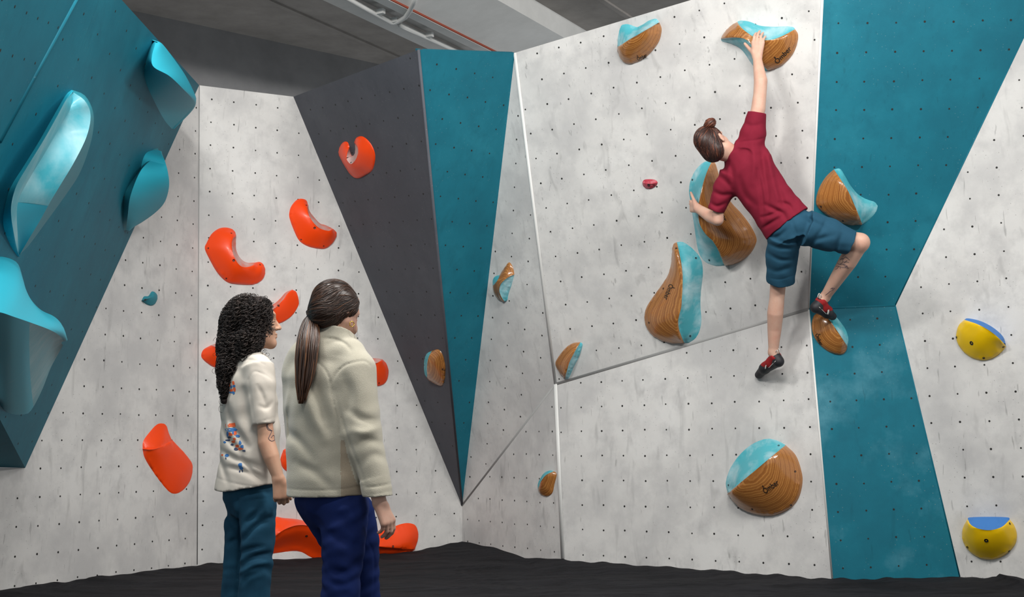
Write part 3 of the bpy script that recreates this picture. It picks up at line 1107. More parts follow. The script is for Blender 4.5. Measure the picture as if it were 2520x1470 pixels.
GT = 'turquoise holds on the blue overhang'
class Shell:
    """a hold drawn as surfaces stretched between contour lines; every contour point is (x, y, height off the wall)"""
    def __init__(s, label, pl, tr, group=GT):
        s.pl, s.tr = pl, tr
        s.root = None
        s.label, s.group = label, group

    def line(s, pts, n=44):
        x0, y0, sc = s.tr
        arr = catmull([(x0 + q[0] / sc, y0 + q[1] / sc, q[2]) for q in pts], 8)
        d = np.concatenate([[0], np.cumsum(np.linalg.norm(np.diff(arr[:, :2], axis=0), axis=1))])
        t = np.linspace(0, d[-1], n)
        arr = np.stack([np.interp(t, d, arr[:, i]) for i in range(3)], -1)
        return np.array([s.pl.at(q[0], q[1], max(q[2], -0.002)) for q in arr])

    def foot(s, L, depth=0.0):
        return np.array([q - s.pl.n * ((q - s.pl.o) @ s.pl.n + 0.004) for q in L])

    def patch(s, name, A, B, mat, bulge=0.0, m=12, c0=0.0, c1=1.0, label=None):
        if s.root is None:
            c = s.foot(A).mean(0)
            s.root = empty('turquoise_hold', c, s.label, 'climbing hold', s.group)
        n = len(A)
        i0, i1 = int(round(c0 * (n - 1))), int(round(c1 * (n - 1)))
        A, B = A[i0:i1 + 1], B[i0:i1 + 1]
        n = len(A)
        v = []
        for j in range(m + 1):
            t = j / m
            v.append(A * (1 - t) + B * t + s.pl.n * bulge * 4 * t * (1 - t))
        V = np.concatenate(v)
        f = []
        for j in range(m):
            for i in range(n - 1):
                q = [j * n + i, j * n + i + 1, (j + 1) * n + i + 1, (j + 1) * n + i]
                f.append(q)
        q = f[len(f) // 2]
        if np.cross(V[q[1]] - V[q[0]], V[q[3]] - V[q[0]]) @ (CAM - V[q[0]]) < 0:
            f = [w[::-1] for w in f]
        return mesh(name, V, f, mat, s.root, True, label=label)


t_ = Shell('long turquoise trough hold running up the blue overhang', pLB, TK)
la = t_.line([(405, 508, 0), (370, 540, 0), (300, 660, 0), (220, 800, 0), (140, 930, 0), (60, 1060, 0), (25, 1180, 0), (20, 1280, 0), (60, 1390, 0), (100, 1450, 0)])
lm = t_.line([(405, 518, 0.02), (375, 560, 0.06), (320, 662, 0.09), (245, 795, 0.11), (165, 925, 0.11), (95, 1045, 0.10), (65, 1150, 0.08), (65, 1240, 0.06), (85, 1350, 0.03), (103, 1442, 0)])
lg = t_.line([(412, 535, 0.02), (400, 605, 0.045), (365, 672, 0.04), (312, 765, 0.03), (242, 885, 0.03), (172, 1000, 0.03), (112, 1112, 0.04), (95, 1200, 0.04), (100, 1330, 0.02), (105, 1442, 0)])
lr = t_.line([(415, 522, 0.02), (480, 570, 0.09), (512, 650, 0.13), (490, 770, 0.15), (420, 915, 0.15), (345, 1040, 0.13), (285, 1140, 0.11), (230, 1240, 0.08), (170, 1340, 0.05), (110, 1442, 0)])
lb = t_.line([(408, 508, 0), (480, 540, 0), (526, 630, 0), (526, 740, 0), (500, 850, 0), (450, 980, 0), (380, 1090, 0), (250, 1270, 0), (160, 1390, 0), (100, 1450, 0)])
t_.patch('rim', la, lm, M['turq'], 0.01)
t_.patch('rim_inside', lm, lg, M['turq_chalk'], 0.0)
t_.patch('trough', lg, lr, M['turq_chalk'], -0.012, c1=0.70)
t_.patch('trough_end', lg, lr, M['turq'], -0.006, c0=0.70)
t_.patch('flange', lr, lb, M['turq_flange'], 0.0)
t_ = Shell('turquoise hold at the top of the overhang against the dark ceiling', pLB, TK)
la = t_.line([(870, 225, 0), (842, 290, 0), (815, 400, 0), (830, 480, 0), (880, 590, 0), (930, 680, 0), (970, 728, 0)])
lr = t_.line([(880, 240, 0.03), (858, 320, 0.10), (868, 378, 0.16), (955, 428, 0.20), (1030, 498, 0.21), (1092, 570, 0.18), (1070, 625, 0.10), (975, 728, 0.0)])
lc = t_.line([(885, 236, 0.03), (915, 246, 0.05), (985, 335, 0.09), (1050, 430, 0.12), (1102, 535, 0.15), (1106, 575, 0.15), (1080, 628, 0.09), (980, 726, 0.0)])
t_.patch('under_face', la, lr, M['turq'], 0.0)
t_.patch('top_face', lr, lc, M['turq'], 0.01)
t_.patch('back_face', lc, t_.foot(lc), M['turq'])
t_ = Shell('leaf shaped turquoise hold at the lower edge of the overhang', pLB, TK)
la = t_.line([(892, 838, 0), (860, 852, 0), (800, 945, 0), (712, 1078, 0), (696, 1180, 0), (694, 1250, 0), (700, 1305, 0)])
lr = t_.line([(897, 850, 0.02), (870, 890, 0.045), (795, 965, 0.055), (738, 1105, 0.055), (722, 1215, 0.04), (712, 1300, 0.01)])
lc = t_.line([(900, 852, 0.03), (928, 900, 0.13), (950, 980, 0.19), (955, 1055, 0.21), (932, 1140, 0.19), (880, 1200, 0.14), (800, 1258, 0.07), (722, 1300, 0.01)])
t_.patch('flange', la, lr, M['turq_flange'], 0.0)
t_.patch('face', lr, lc, M['turq'], 0.02)
t_.patch('back_face', lc, t_.foot(lc), M['turq'])
t_ = Shell('huge bulging turquoise hold with a deep shaded underside', pLB, TI_)
lt = t_.line([(-190, 330, 0.04), (-130, 210, 0), (-60, 140, 0), (0, 123, 0), (60, 135, 0), (105, 165, 0.01), (128, 230, 0.03), (145, 300, 0.05), (180, 372, 0.08), (240, 435, 0.11), (315, 472, 0.15), (360, 520, 0.19), (375, 590, 0.21)])
lr = t_.line([(-205, 470, 0.22), (-110, 436, 0.34), (0, 448, 0.37), (80, 474, 0.37), (190, 512, 0.34), (290, 550, 0.30), (345, 582, 0.26), (371, 618, 0.22)])
le = t_.line([(-195, 600, 0), (-110, 820, 0), (-50, 915, 0), (0, 985, 0), (40, 1030, 0), (95, 1046, 0), (165, 1038, 0), (198, 995, 0.0), (248, 895, 0.03), (295, 775, 0.07), (332, 705, 0.12), (368, 640, 0.20)])
t_.patch('top_face', lt, lr, M['turq'], 0.02)
t_.patch('under_face', lr, le, M['turq'], -0.01, c1=0.62)
t_.patch('chalked_flank', lr, le, M['turq_chalk'], -0.01, c0=0.62)
t_.patch('back_face', lt, t_.foot(lt), M['turq'])
t_.patch('edge_face', le, t_.foot(le), M['turq'])
cap_ = np.array([lt[0], lr[0], le[0]])
cap2 = np.concatenate([cap_, t_.foot(cap_)])
mesh('end_face', cap2, [[0, 1, 2], [0, 3, 4, 1], [1, 4, 5, 2]], M['turq'], t_.root)
two('turquoise_hold', 'tiny heart shaped turquoise foothold on the white wall', pA, TI_, 0.045,
    [(826, 380), (850, 372), (880, 362), (905, 330)], [(826, 380), (850, 400), (885, 410), (910, 390), (918, 350), (905, 330)],
    [(826, 380), (840, 355), (866, 352), (885, 326), (905, 330)], 'turq_flange', 'turq_flange', 'front', 'top_edge', res=0.006).bolt([(848, 372)], 0.006)
# ---------------------------------------------------------------- sculpting: blended distance fields -> one continuous mesh
def project(Q):
    """world points -> pixels of the 2520 x 1470 frame"""
    d = Q - CAM
    z = d[..., 1] * cp + d[..., 2] * sp
    v = -d[..., 1] * sp + d[..., 2] * cp
    return 1260 + FPX * d[..., 0] / z, 735 - FPX * v / z


def smin(a, b, k):
    if k <= 0:
        return np.minimum(a, b)
    h = np.maximum(k - np.abs(a - b), 0) / k
    return np.minimum(a, b) - h * h * k * 0.25


class Sculpt:
    def __init__(s, h=0.005, g=1.0):
        s.h = h
        s.g = g                     # overall size of the figure
        s.pr = []

    def _add(s, fn, lo, hi, k, op='u'):
        s.pr.append((fn, np.asarray(lo, float), np.asarray(hi, float), k, op))

    def cone(s, a, b, ra, rb, k=0.02, op='u'):
        """tapered round limb"""
        ra, rb = ra * s.g, rb * s.g
        a, b = np.asarray(a, float), np.asarray(b, float)
        ab = b - a
        L2 = ab @ ab + 1e-12

        def fn(Q):
            t = np.clip(((Q - a) @ ab) / L2, 0, 1)
            return np.linalg.norm(Q - a - t[..., None] * ab, axis=-1) - (ra + (rb - ra) * t)
        r = max(ra, rb)
        s._add(fn, np.minimum(a, b) - r, np.maximum(a, b) + r, k, op)
        return s

    def limb(s, pts, rs, k=0.02, op='u'):
        """jointed limb: tapering segments without swelling at the joints"""
        pts = [np.asarray(p, float) for p in pts]
        rs = [r * s.g for r in rs]

        def fn(Q):
            best = None
            for a, b, ra, rb in zip(pts, pts[1:], rs, rs[1:]):
                ab = b - a
                t = np.clip(((Q - a) @ ab) / (ab @ ab + 1e-12), 0, 1)
                g = np.linalg.norm(Q - a - t[..., None] * ab, axis=-1) - (ra + (rb - ra) * t)
                best = g if best is None else np.minimum(best, g)
            return best
        R = max(rs)
        s._add(fn, np.min(pts, 0) - R, np.max(pts, 0) + R, k, op)
        return s

    def ell(s, c, ax, r, k=0.02, op='u'):
        c = np.asarray(c, float)
        A = np.array(ax, float)
        r = np.asarray(r, float) * s.g

        def fn(Q):
            q = (Q - c) @ A.T
            k0 = np.linalg.norm(q / r, axis=-1)
            k1 = np.linalg.norm(q / (r * r), axis=-1) + 1e-9
            return k0 * (k0 - 1) / k1
        e = np.sqrt(((A * r[:, None]) ** 2).sum(0))
        s._add(fn, c - e, c + e, k, op)
        return s

    def loft(s, pts, w, d, side, k=0.02, flat=True, op='u', power=2.0):
        """tube of elliptical sections along a spine; side = direction of the half width w"""
        pts = [np.asarray(p, float) for p in pts]
        w = [q * s.g for q in w]
        d = [q * s.g for q in d]
        sides = np.asarray(side, float)
        sides = [sides] * (len(pts) - 1) if sides.ndim == 1 else list(sides)
        n = len(pts)
        cum = np.concatenate([[0], np.cumsum([np.linalg.norm(pts[i + 1] - pts[i]) for i in range(n - 1)])])

        def fn(Q):
            best = None
            for i in range(n - 1):
                a, b = pts[i], pts[i + 1]
                ab = b - a
                L = np.linalg.norm(ab)
                ax = ab / L
                t = ((Q - a) @ ax) / L
                lo = -1e9 if (i == 0 and flat) else 0.0
                hi = 1e9 if (i == n - 2 and flat) else 1.0
                tc = np.clip(t, lo if lo < -1 else 0, hi if hi > 1 else 1)
                tr = np.clip(t, 0, 1)
                off = Q - a - tc[..., None] * ab
                sd = sides[i] - ax * (sides[i] @ ax)
                sd = sd / np.linalg.norm(sd)
                dp = np.cross(ax, sd)
                ww = w[i] + (w[i + 1] - w[i]) * tr
                dd = d[i] + (d[i + 1] - d[i]) * tr
                x = off @ sd / ww
                y = off @ dp / dd
                z = off @ ax / np.minimum(ww, dd)
                if power == 2.0:
                    g = (np.sqrt(x * x + y * y + z * z) - 1)
                else:
                    g = ((np.abs(x) ** power + np.abs(y) ** power + np.abs(z) ** power) ** (1 / power) - 1)
                g = g * np.minimum(ww, dd)
                if flat:
                    if i == 0:
                        g = np.maximum(g, -t * L)
                    if i == n - 2:
                        g = np.maximum(g, (t - 1) * L)
                best = g if best is None else smin(best, g, 0.012)
            return best
        R = max(max(w), max(d))
        s._add(fn, np.min(pts, 0) - R, np.max(pts, 0) + R, k, op)
        return s

    def cut(s, o, n, k=0.0):
        """remove everything on the side n points to"""
        o, n = np.asarray(o, float), unit(n)
        s.pr.append((lambda Q: -((Q - o) @ n), None, None, k, 'cut'))
        return s

    def fold(s, px, width, amp, ymax=None):
        """crease (amp > 0) or ridge (amp < 0) along a line traced in the photograph"""
        s.pr.append((catmull(px, 5), width, amp, ymax, 'fold'))
        return s

    def wrinkle(s, amp, wl, axis=(0, 0, 1), seed=0):
        """soft uneven creases running across the given axis"""
        r = np.random.default_rng(seed)
        ax = unit(axis)
        terms = []
        for i in range(5):
            d = unit(ax + r.normal(size=3) * 0.45)
            e = unit(r.normal(size=3))
            terms.append((d * 2 * math.pi / (wl * (0.6 + 0.9 * r.random())), e * 2 * math.pi / (wl * 2.5), r.random() * 6, r.random() * 6))

        def fn(Q):
            g = 0
            for d, e, p_, q_ in terms:
                g = g + np.sin(Q @ d + 1.6 * np.sin(Q @ e + q_) + p_) * (0.5 + 0.5 * np.sin(Q @ e * 0.7 + p_))
            return amp * g / 2.0
        return s.wave(fn)

    def wave(s, fn):
        s.pr.append((fn, None, None, 0, 'wave'))
        return s

    def run(s):
        h = s.h
        bl = [(p[1], p[2]) for p in s.pr if p[4] == 'u']
        lo = np.min([b[0] for b in bl], 0) - 3 * h - 0.01
        hi = np.max([b[1] for b in bl], 0) + 3 * h + 0.01
        n = np.ceil((hi - lo) / h).astype(int) + 1
        f = np.full(n, 0.3, np.float32)
        axs = [(lo[i] + np.arange(n[i]) * h).astype(np.float32) for i in range(3)]
        for fn, a, b, k, op in s.pr:
            if op in ('u', 'sub'):
                m = max(k, 0.012) + h
                i0 = np.maximum(((a - m - lo) / h).astype(int), 0)
                i1 = np.minimum(((b + m - lo) / h).astype(int) + 2, n)
                sl = tuple(slice(i0[i], i1[i]) for i in range(3))
                Q = np.stack(np.meshgrid(*[axs[i][sl[i]] for i in range(3)], indexing='ij'), -1)
                g = fn(Q)
                f[sl] = smin(f[sl], g, k) if op == 'u' else -smin(-f[sl], g, k)
            else:
                # only near the surface
                idx = np.nonzero(np.abs(f) < (0.05 if op != 'cut' else 10))
                Q = np.stack([axs[i][idx[i]] for i in range(3)], -1)
                if op == 'cut':
                    f[idx] = np.maximum(f[idx], -fn(Q))
                elif op == 'wave':
                    f[idx] -= fn(Q)
                else:
                    px, width, amp, ymax = fn, a, b, k
                    x, y = project(Q)
                    pl = np.stack([x, y], -1)
                    near = (x > px[:, 0].min() - 3 * width) & (x < px[:, 0].max() + 3 * width) & (y > px[:, 1].min() - 3 * width) & (y < px[:, 1].max() + 3 * width)
                    if ymax is not None:
                        near &= Q[:, 1] < ymax
                    q = pl[near]
                    if len(q):
                        tt_ = np.linspace(0, 1, len(px))
                        d, w_ = poly_near(q, px, np.sin(np.pi * np.clip(tt_, 0.04, 0.96)) ** 0.5)
                        g = np.zeros(len(pl))
                        g[near] = amp * w_ * np.exp(-(d / width) ** 2)
                        f[idx] += g
        return nets(f, lo, h)


def nets(f, lo, h):
    s = f < 0
    n = np.array(f.shape) - 1
    cnt = np.zeros(n, np.int8)
    for i in (0, 1):
        for j in (0, 1):
            for k in (0, 1):
                cnt += s[i:i + n[0], j:j + n[1], k:k + n[2]]
    cells = np.nonzero((cnt > 0) & (cnt < 8))
    C = np.stack(cells, -1)
    m = len(C)
    acc = np.zeros((m, 3))
    num = np.zeros(m)
    cor = [(i, j, k) for i in (0, 1) for j in (0, 1) for k in (0, 1)]
    val = {c: f[C[:, 0] + c[0], C[:, 1] + c[1], C[:, 2] + c[2]] for c in cor}
    for c in cor:
        for ax in range(3):
            if c[ax]:
                continue
            e = list(c)
            e[ax] = 1
            a, b = val[c], val[tuple(e)]
            x = (a < 0) != (b < 0)
            t = np.where(x, a / np.where(x, a - b, 1), 0)
            p = np.tile(np.array(c, float), (m, 1))
            p[:, ax] += t
            acc[x] += p[x]
            num[x] += 1
    V = lo + (C + acc / num[:, None]) * h
    idx = np.full(n, -1, np.int32)
    idx[cells] = np.arange(m)
    F_ = []
    for ax in range(3):
        o1, o2 = [(1, 2), (2, 0), (0, 1)][ax]
        sl0 = [slice(1, None)] * 3
        a = [slice(1, n[i]) for i in range(3)]
        b = [slice(1, n[i]) for i in range(3)]
        a[ax] = slice(0, n[ax])
        b[ax] = slice(1, n[ax] + 1)
        A, B = s[tuple(a)], s[tuple(b)]
        e = np.nonzero(A != B)
        g = np.stack(e, -1)
        for q in range(3):
            if q != ax:
                g[:, q] += 1
        u = np.zeros(3, int)
        v = np.zeros(3, int)
        u[o1] = 1
        v[o2] = 1
        q0 = idx[tuple(g.T)]
        q1 = idx[tuple((g - u).T)]
        q2 = idx[tuple((g - u - v).T)]
        q3 = idx[tuple((g - v).T)]
        quad = np.stack([q0, q1, q2, q3], -1)
        fl = ~A[e]
        quad[fl] = quad[fl][:, ::-1]
        F_.append(quad)
    Fq = np.concatenate(F_)
    return V, Fq


def relax(V, Fq, it=2, lam=0.5):
    """light smoothing of the voxel surface"""
    E = np.concatenate([Fq[:, [0, 1]], Fq[:, [1, 2]], Fq[:, [2, 3]], Fq[:, [3, 0]]])
    for _ in range(it):
        S = np.zeros_like(V)
        c = np.zeros(len(V))
        np.add.at(S, E[:, 0], V[E[:, 1]])
        np.add.at(S, E[:, 1], V[E[:, 0]])
        np.add.at(c, E[:, 0], 1)
        np.add.at(c, E[:, 1], 1)
        V = V + lam * (S / np.maximum(c, 1)[:, None] - V)
    return V


def skin_mesh(name, sc, mat, parent=None, loc=None, it=1, label=None):
    V, Fq = sc.run()
    V = relax(V, Fq, it)
    me = bpy.data.meshes.new(name)
    off = np.array(loc if loc is not None else (0, 0, 0), float)
    q = parent
    while q is not None:
        off = off + np.array(q.location)
        q = q.parent
    W = (V - off).astype(np.float32)
    me.vertices.add(len(W))
    me.vertices.foreach_set('co', W.ravel())
    me.loops.add(Fq.size)
    me.loops.foreach_set('vertex_index', Fq.ravel().astype(np.int32))
    me.polygons.add(len(Fq))
    me.polygons.foreach_set('loop_start', np.arange(0, Fq.size, 4, dtype=np.int32))
    me.polygons.foreach_set('use_smooth', np.ones(len(Fq), bool))
    me.update(calc_edges=True)
    me.materials.append(mat)
    o = bpy.data.objects.new(name, me)
    COL.objects.link(o)
    if loc is not None:
        o.location = [float(q) for q in off]
    if parent is not None:
        o.parent = parent
    if label:
        o['label'] = label
    o_tree[o.name] = (V, Fq)
    return o


o_tree = {}
_bvh = {}


def tree(o):
    if o.name not in _bvh:
        V, Fq = o_tree[o.name]
        _bvh[o.name] = BVHTree.FromPolygons(V.tolist(), Fq.tolist())
    return _bvh[o.name]


def cast(o, x, y):
    loc, n, _, d = tree(o).ray_cast(Vector(CAM), Vector(ray(x, y)))
    if loc is None:
        return None
    return np.array(loc), np.array(n)


def axes3(f, up):
    """right, forward, up"""
    f = unit(f)
    up = np.asarray(up, float)
    up = unit(up - f * (f @ up))
    return np.array([np.cross(f, up), f, up])


def head(sc, c, A, s=1.0, neck=None, rn=0.05, ears=True):
    """cranium, jaw, nose, lips, brow, ears; A rows = right, forward, up"""
    def L(x, y, z):
        return c + s * sc.g * (A[0] * x + A[1] * y + A[2] * z)
    sc.ell(L(0, -0.012, 0.028), A, np.array([0.073, 0.095, 0.084]) * s, 0.02)
    sc.ell(L(0, 0.030, -0.030), A, np.array([0.058, 0.060, 0.082]) * s, 0.03)
    for q in (-1, 1):
        sc.cone(L(0.048 * q, 0.0, -0.058), L(0.012 * q, 0.068, -0.094), 0.019 * s, 0.017 * s, 0.03)
        sc.ell(L(0.036 * q, 0.060, -0.020), A, np.array([0.024, 0.02, 0.022]) * s, 0.02)
        if ears:
            sc.ell(L(0.077 * q, -0.008, -0.004), A, np.array([0.008, 0.018, 0.031]) * s, 0.008)
            sc.ell(L(0.081 * q, -0.014, 0.010), A, np.array([0.006, 0.013, 0.016]) * s, 0.006)
    sc.ell(L(0, 0.072, -0.096), A, np.array([0.020, 0.016, 0.016]) * s, 0.02)
    sc.ell(L(0, 0.074, 0.032), A, np.array([0.052, 0.018, 0.014]) * s, 0.02)
    for q in (-1, 1):
        sc.cone(L(0.031 * q, 0.104, 0.010), L(0.029 * q, 0.104, 0.010), 0.015 * s, 0.015 * s, 0.014, 'sub')
    sc.cone(L(0, 0.084, 0.014), L(0, 0.108, -0.026), 0.008 * s, 0.0105 * s, 0.010)
    for q in (-1, 1):
        sc.ell(L(0.011 * q, 0.096, -0.030), A, np.array([0.009, 0.010, 0.007]) * s, 0.006)
    sc.ell(L(0, 0.089, -0.054), A, np.array([0.021, 0.010, 0.006]) * s, 0.006)
    sc.ell(L(0, 0.087, -0.066), A, np.array([0.018, 0.011, 0.007]) * s, 0.006)
    if neck is not None:
        sc.cone(L(0, -0.012, -0.06), neck, rn, rn * 1.08, 0.03)


def hand(sc, W, F, D, thumb, curl, s=1.0, spread=0.0, tdir=None, tcurl=0.3):
    """palm, four fingers of unequal length with bent joints, thumb from the side of the palm.
    F wrist->knuckles, D back of the hand, thumb = +1 / -1: side of the thumb along F x D"""
    F = unit(F)
    D = unit(D - F * (F @ D))
    L = np.cross(F, D) * thumb
    rs, s = s, s * sc.g
    for l0, l1, r0 in ((0.017, 0.029, 0.0145), (0.004, 0.010, 0.0145), (-0.010, -0.011, 0.014), (-0.018, -0.029, 0.0125)):
        sc.cone(W + s * L * l0 * 0.8, W + s * (F * 0.082 + L * l1), 0.016 * rs, r0 * rs * 0.92, 0.012)
    tips = []
    for i, (lat, fw, ln, r) in enumerate(((0.029, 0.086, 0.070, 0.0092), (0.010, 0.090, 0.077, 0.0095), (-0.010, 0.087, 0.071, 0.0090), (-0.028, 0.079, 0.056, 0.0080))):
        p = W + s * (F * fw + L * lat)
        a = 0.0
        cu = curl[i] if isinstance(curl[0], (list, tuple)) else curl
        sp_ = spread * (1.5 - i) * 0.12
        Fd = unit(F + L * sp_)
        for j, (fr, cc) in enumerate(zip((0.46, 0.31, 0.25), cu)):
            a += cc
            d = Fd * math.cos(a) - D * math.sin(a)
            q = p + d * ln * fr * s
            sc.cone(p, q, r * rs * (1 - 0.07 * j), r * rs * (1 - 0.07 * (j + 1)), 0.006 if j == 0 else 0.003)
            p = q
        tips.append(p)
    t0 = W + s * (F * 0.022 + L * 0.020)
    td = unit(tdir) if tdir is not None else unit(F * 0.75 + L * 0.65 - D * 0.15)
    t1 = t0 + td * 0.042 * s
    t2d = unit(td * math.cos(tcurl) + F * math.sin(tcurl))
    t2 = t1 + t2d * 0.032 * s
    t3 = t2 + t2d * 0.024 * s
    sc.cone(t0, t1, 0.0165 * rs, 0.0115 * rs, 0.012)
    sc.cone(t1, t2, 0.0112 * rs, 0.0098 * rs, 0.003)
    sc.cone(t2, t3, 0.0098 * rs, 0.0080 * rs, 0.003)
    return tips


# ---------------------------------------------------------------- cloth, skin and hair materials
def cloth(name, base, dark=None, rough=0.9, weave=420, var=0.25, fuzz=0.0, stretch=(1, 1, 1), bs=0.15):
    m, nt, b = newmat(name, rough, spec=0.2)
    v = mapping(nt, stretch)
    n1 = noise(nt, v, 7, 5, 0.6)
    n2 = noise(nt, v, weave, 2, 0.6)
    dk = dark or tuple(q * 0.6 for q in base)
    c = mix(nt, ramp(nt, n1.outputs['Fac'], [(0.35, (0, 0, 0)), (0.75, (var,) * 3)]).outputs['Color'], base, dk)
    c = mix(nt, ramp(nt, n2.outputs['Fac'], [(0.35, (0, 0, 0)), (0.7, (0.35,) * 3)]).outputs['Color'], c, dk)
    nt.links.new(c, b.inputs['Base Color'])
    b.inputs['Sheen Weight'].default_value = fuzz
    bump(nt, b, n2.outputs['Fac'], bs, 0.003)
    return m


def skin_mat(name, base, red):
    m, nt, b = newmat(name, 0.5, spec=0.35)
    v = mapping(nt)
    n1 = noise(nt, v, 14, 4, 0.6)
    c = mix(nt, ramp(nt, n1.outputs['Fac'], [(0.40, (0, 0, 0)), (0.72, (0.6,) * 3)]).outputs['Color'], base, red)
    nt.links.new(c, b.inputs['Base Color'])
    b.inputs['Subsurface Weight'].default_value = 0.12
    b.inputs['Subsurface Radius'].default_value = (0.012, 0.004, 0.002)
    b.inputs['Subsurface Scale'].default_value = 0.5
    n2 = noise(nt, v, 180, 3, 0.6)
    bump(nt, b, n2.outputs['Fac'], 0.1, 0.002)
    return m


def hair_mat(name, stops, rough=0.42):
    m, nt, b = newmat(name, rough, spec=0.5)
    at = N(nt, 'ShaderNodeAttribute', attribute_name='tone')
    c = ramp(nt, at.outputs['Fac'], stops).outputs['Color']
    nt.links.new(c, b.inputs['Base Color'])
    return m


M['skin_pale'] = skin_mat('fair_skin', (0.66, 0.42, 0.32), (0.60, 0.30, 0.22))
M['skin_warm'] = skin_mat('warm_skin', (0.58, 0.34, 0.23), (0.52, 0.25, 0.16))
M['skin_rosy'] = skin_mat('rosy_skin', (0.60, 0.37, 0.28), (0.55, 0.26, 0.19))
M['fleece'] = cloth('beige_fleece', (0.52, 0.49, 0.40), (0.36, 0.335, 0.26), 0.95, 300, 0.35, 0.3, bs=0.35)
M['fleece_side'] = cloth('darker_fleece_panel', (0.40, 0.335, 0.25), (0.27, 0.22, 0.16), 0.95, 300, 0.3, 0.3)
M['jeans'] = cloth('dark_blue_denim', (0.008, 0.024, 0.130), (0.004, 0.010, 0.055), 0.85, 700, 0.7)
M['jeans_teal'] = cloth('teal_denim', (0.016, 0.085, 0.150), (0.006, 0.032, 0.065), 0.85, 700, 0.7)
M['tee'] = cloth('cream_cotton', (0.66, 0.61, 0.54), (0.52, 0.47, 0.41), 0.9, 500, 0.3)
M['maroon'] = cloth('maroon_cotton', (0.225, 0.012, 0.032), (0.12, 0.006, 0.018), 0.85, 450, 0.35)
M['shorts'] = cloth('petrol_blue_cotton', (0.022, 0.090, 0.150), (0.010, 0.048, 0.088), 0.85, 400, 0.4)
M['hair_core'] = newmat('dark_hair_core', 0.95, (0.006, 0.005, 0.0045), 0.05)[0]
M['hair_curly'] = hair_mat('black_curly_hair', [(0.0, (0.007, 0.005, 0.005)), (0.6, (0.026, 0.018, 0.016)), (1.0, (0.085, 0.058, 0.048))], 0.55)
M['hair_brown'] = hair_mat('dark_brown_hair', [(0.0, (0.012, 0.007, 0.005)), (0.55, (0.045, 0.022, 0.014)), (0.9, (0.13, 0.055, 0.026)), (1.0, (0.22, 0.095, 0.04))], 0.36)
M['hair_red'] = hair_mat('reddish_brown_hair', [(0.0, (0.012, 0.008, 0.008)), (0.5, (0.045, 0.017, 0.012)), (0.85, (0.14, 0.042, 0.022)), (1.0, (0.26, 0.08, 0.04))], 0.45)
M['rubber'] = newmat('black_rubber', 0.6, (0.014, 0.014, 0.018))[0]
M['shoe_red'] = cloth('red_suede', (0.36, 0.022, 0.024), (0.2, 0.012, 0.014), 0.85, 500, 0.4)
M['shoe_white'] = cloth('white_strap', (0.68, 0.66, 0.62), (0.5, 0.48, 0.45), 0.8, 500, 0.2)
M['gold'] = newmat('gold', 0.2, (0.85, 0.52, 0.12))[0]
M['gold'].node_tree.nodes['Principled BSDF'].inputs['Metallic'].default_value = 1.0
M['tattoo'] = newmat('tattoo_ink', 0.55, (0.10, 0.075, 0.095))[0]
M['band'] = newmat('black_hair_tie', 0.3, (0.012, 0.012, 0.016))[0]
M['print_orange'] = newmat('orange_print', 0.8, (0.75, 0.12, 0.03))[0]
M['print_blue'] = newmat('blue_print', 0.8, (0.035, 0.16, 0.42))[0]
M['print_navy'] = newmat('navy_print', 0.8, (0.03, 0.05, 0.11))[0]
M['eye_white'] = newmat('eye_white', 0.2, (0.8, 0.78, 0.75))[0]
M['eye_iris'] = newmat('brown_iris', 0.15, (0.05, 0.025, 0.012))[0]


def set_tone(o, arr):
    a = o.data.attributes.new('tone', 'FLOAT', 'POINT')
    a.data.foreach_set('value', np.asarray(arr, np.float32))


class Strands:
    """many thin locks, one mesh"""
    def __init__(s, k=4):
        s.k, s.v, s.f, s.t, s.n = k, [], [], [], 0

    def add(s, pts, r, tone):
        mb = MB()
        mb.tube(pts, r, s.k, True)
        v = mb.v[0]
        s.v.append(v)
        s.f += [[i + s.n for i in q] for q in mb.f]
        s.t.append(np.full(len(v), tone))
        s.n += len(v)

    def build(s, name, mat, parent, **k):
        o = mesh(name, np.concatenate(s.v), s.f, mat, parent, True, **k)
        set_tone(o, np.concatenate(s.t))
        return o


def surface_paths(o, n, length, step, flow, lift, accept=None, wander=0.3, seed=1):
    """paths that creep over a sculpted surface in the direction flow(p, n)"""
    V, Fq = o_tree[o.name]
    t = tree(o)
    r = np.random.default_rng(seed)
    out = []
    tries = 0
    while len(out) < n and tries < n * 20:
        tries += 1
        p = V[r.integers(len(V))]
        loc, nn, _, _ = t.find_nearest(Vector(p))
        if accept is not None and not accept(p):
            continue
        ln = length * (0.5 + 0.9 * r.random())
        path = []
        w = r.normal(size=3) * wander
        for i in range(int(ln / step)):
            loc, nn, _, _ = t.find_nearest(Vector(p))
            nn = np.array(nn)
            path.append(np.array(loc) + nn * lift)
            d = flow(np.array(loc), nn) + w
            d = d - nn * (d @ nn)
            d = d / (np.linalg.norm(d) + 1e-9)
            w = w * 0.93 + r.normal(size=3) * wander * 0.25
            p = np.array(loc) + d * step
        if len(path) > 3:
            out.append(np.array(path))
    return out


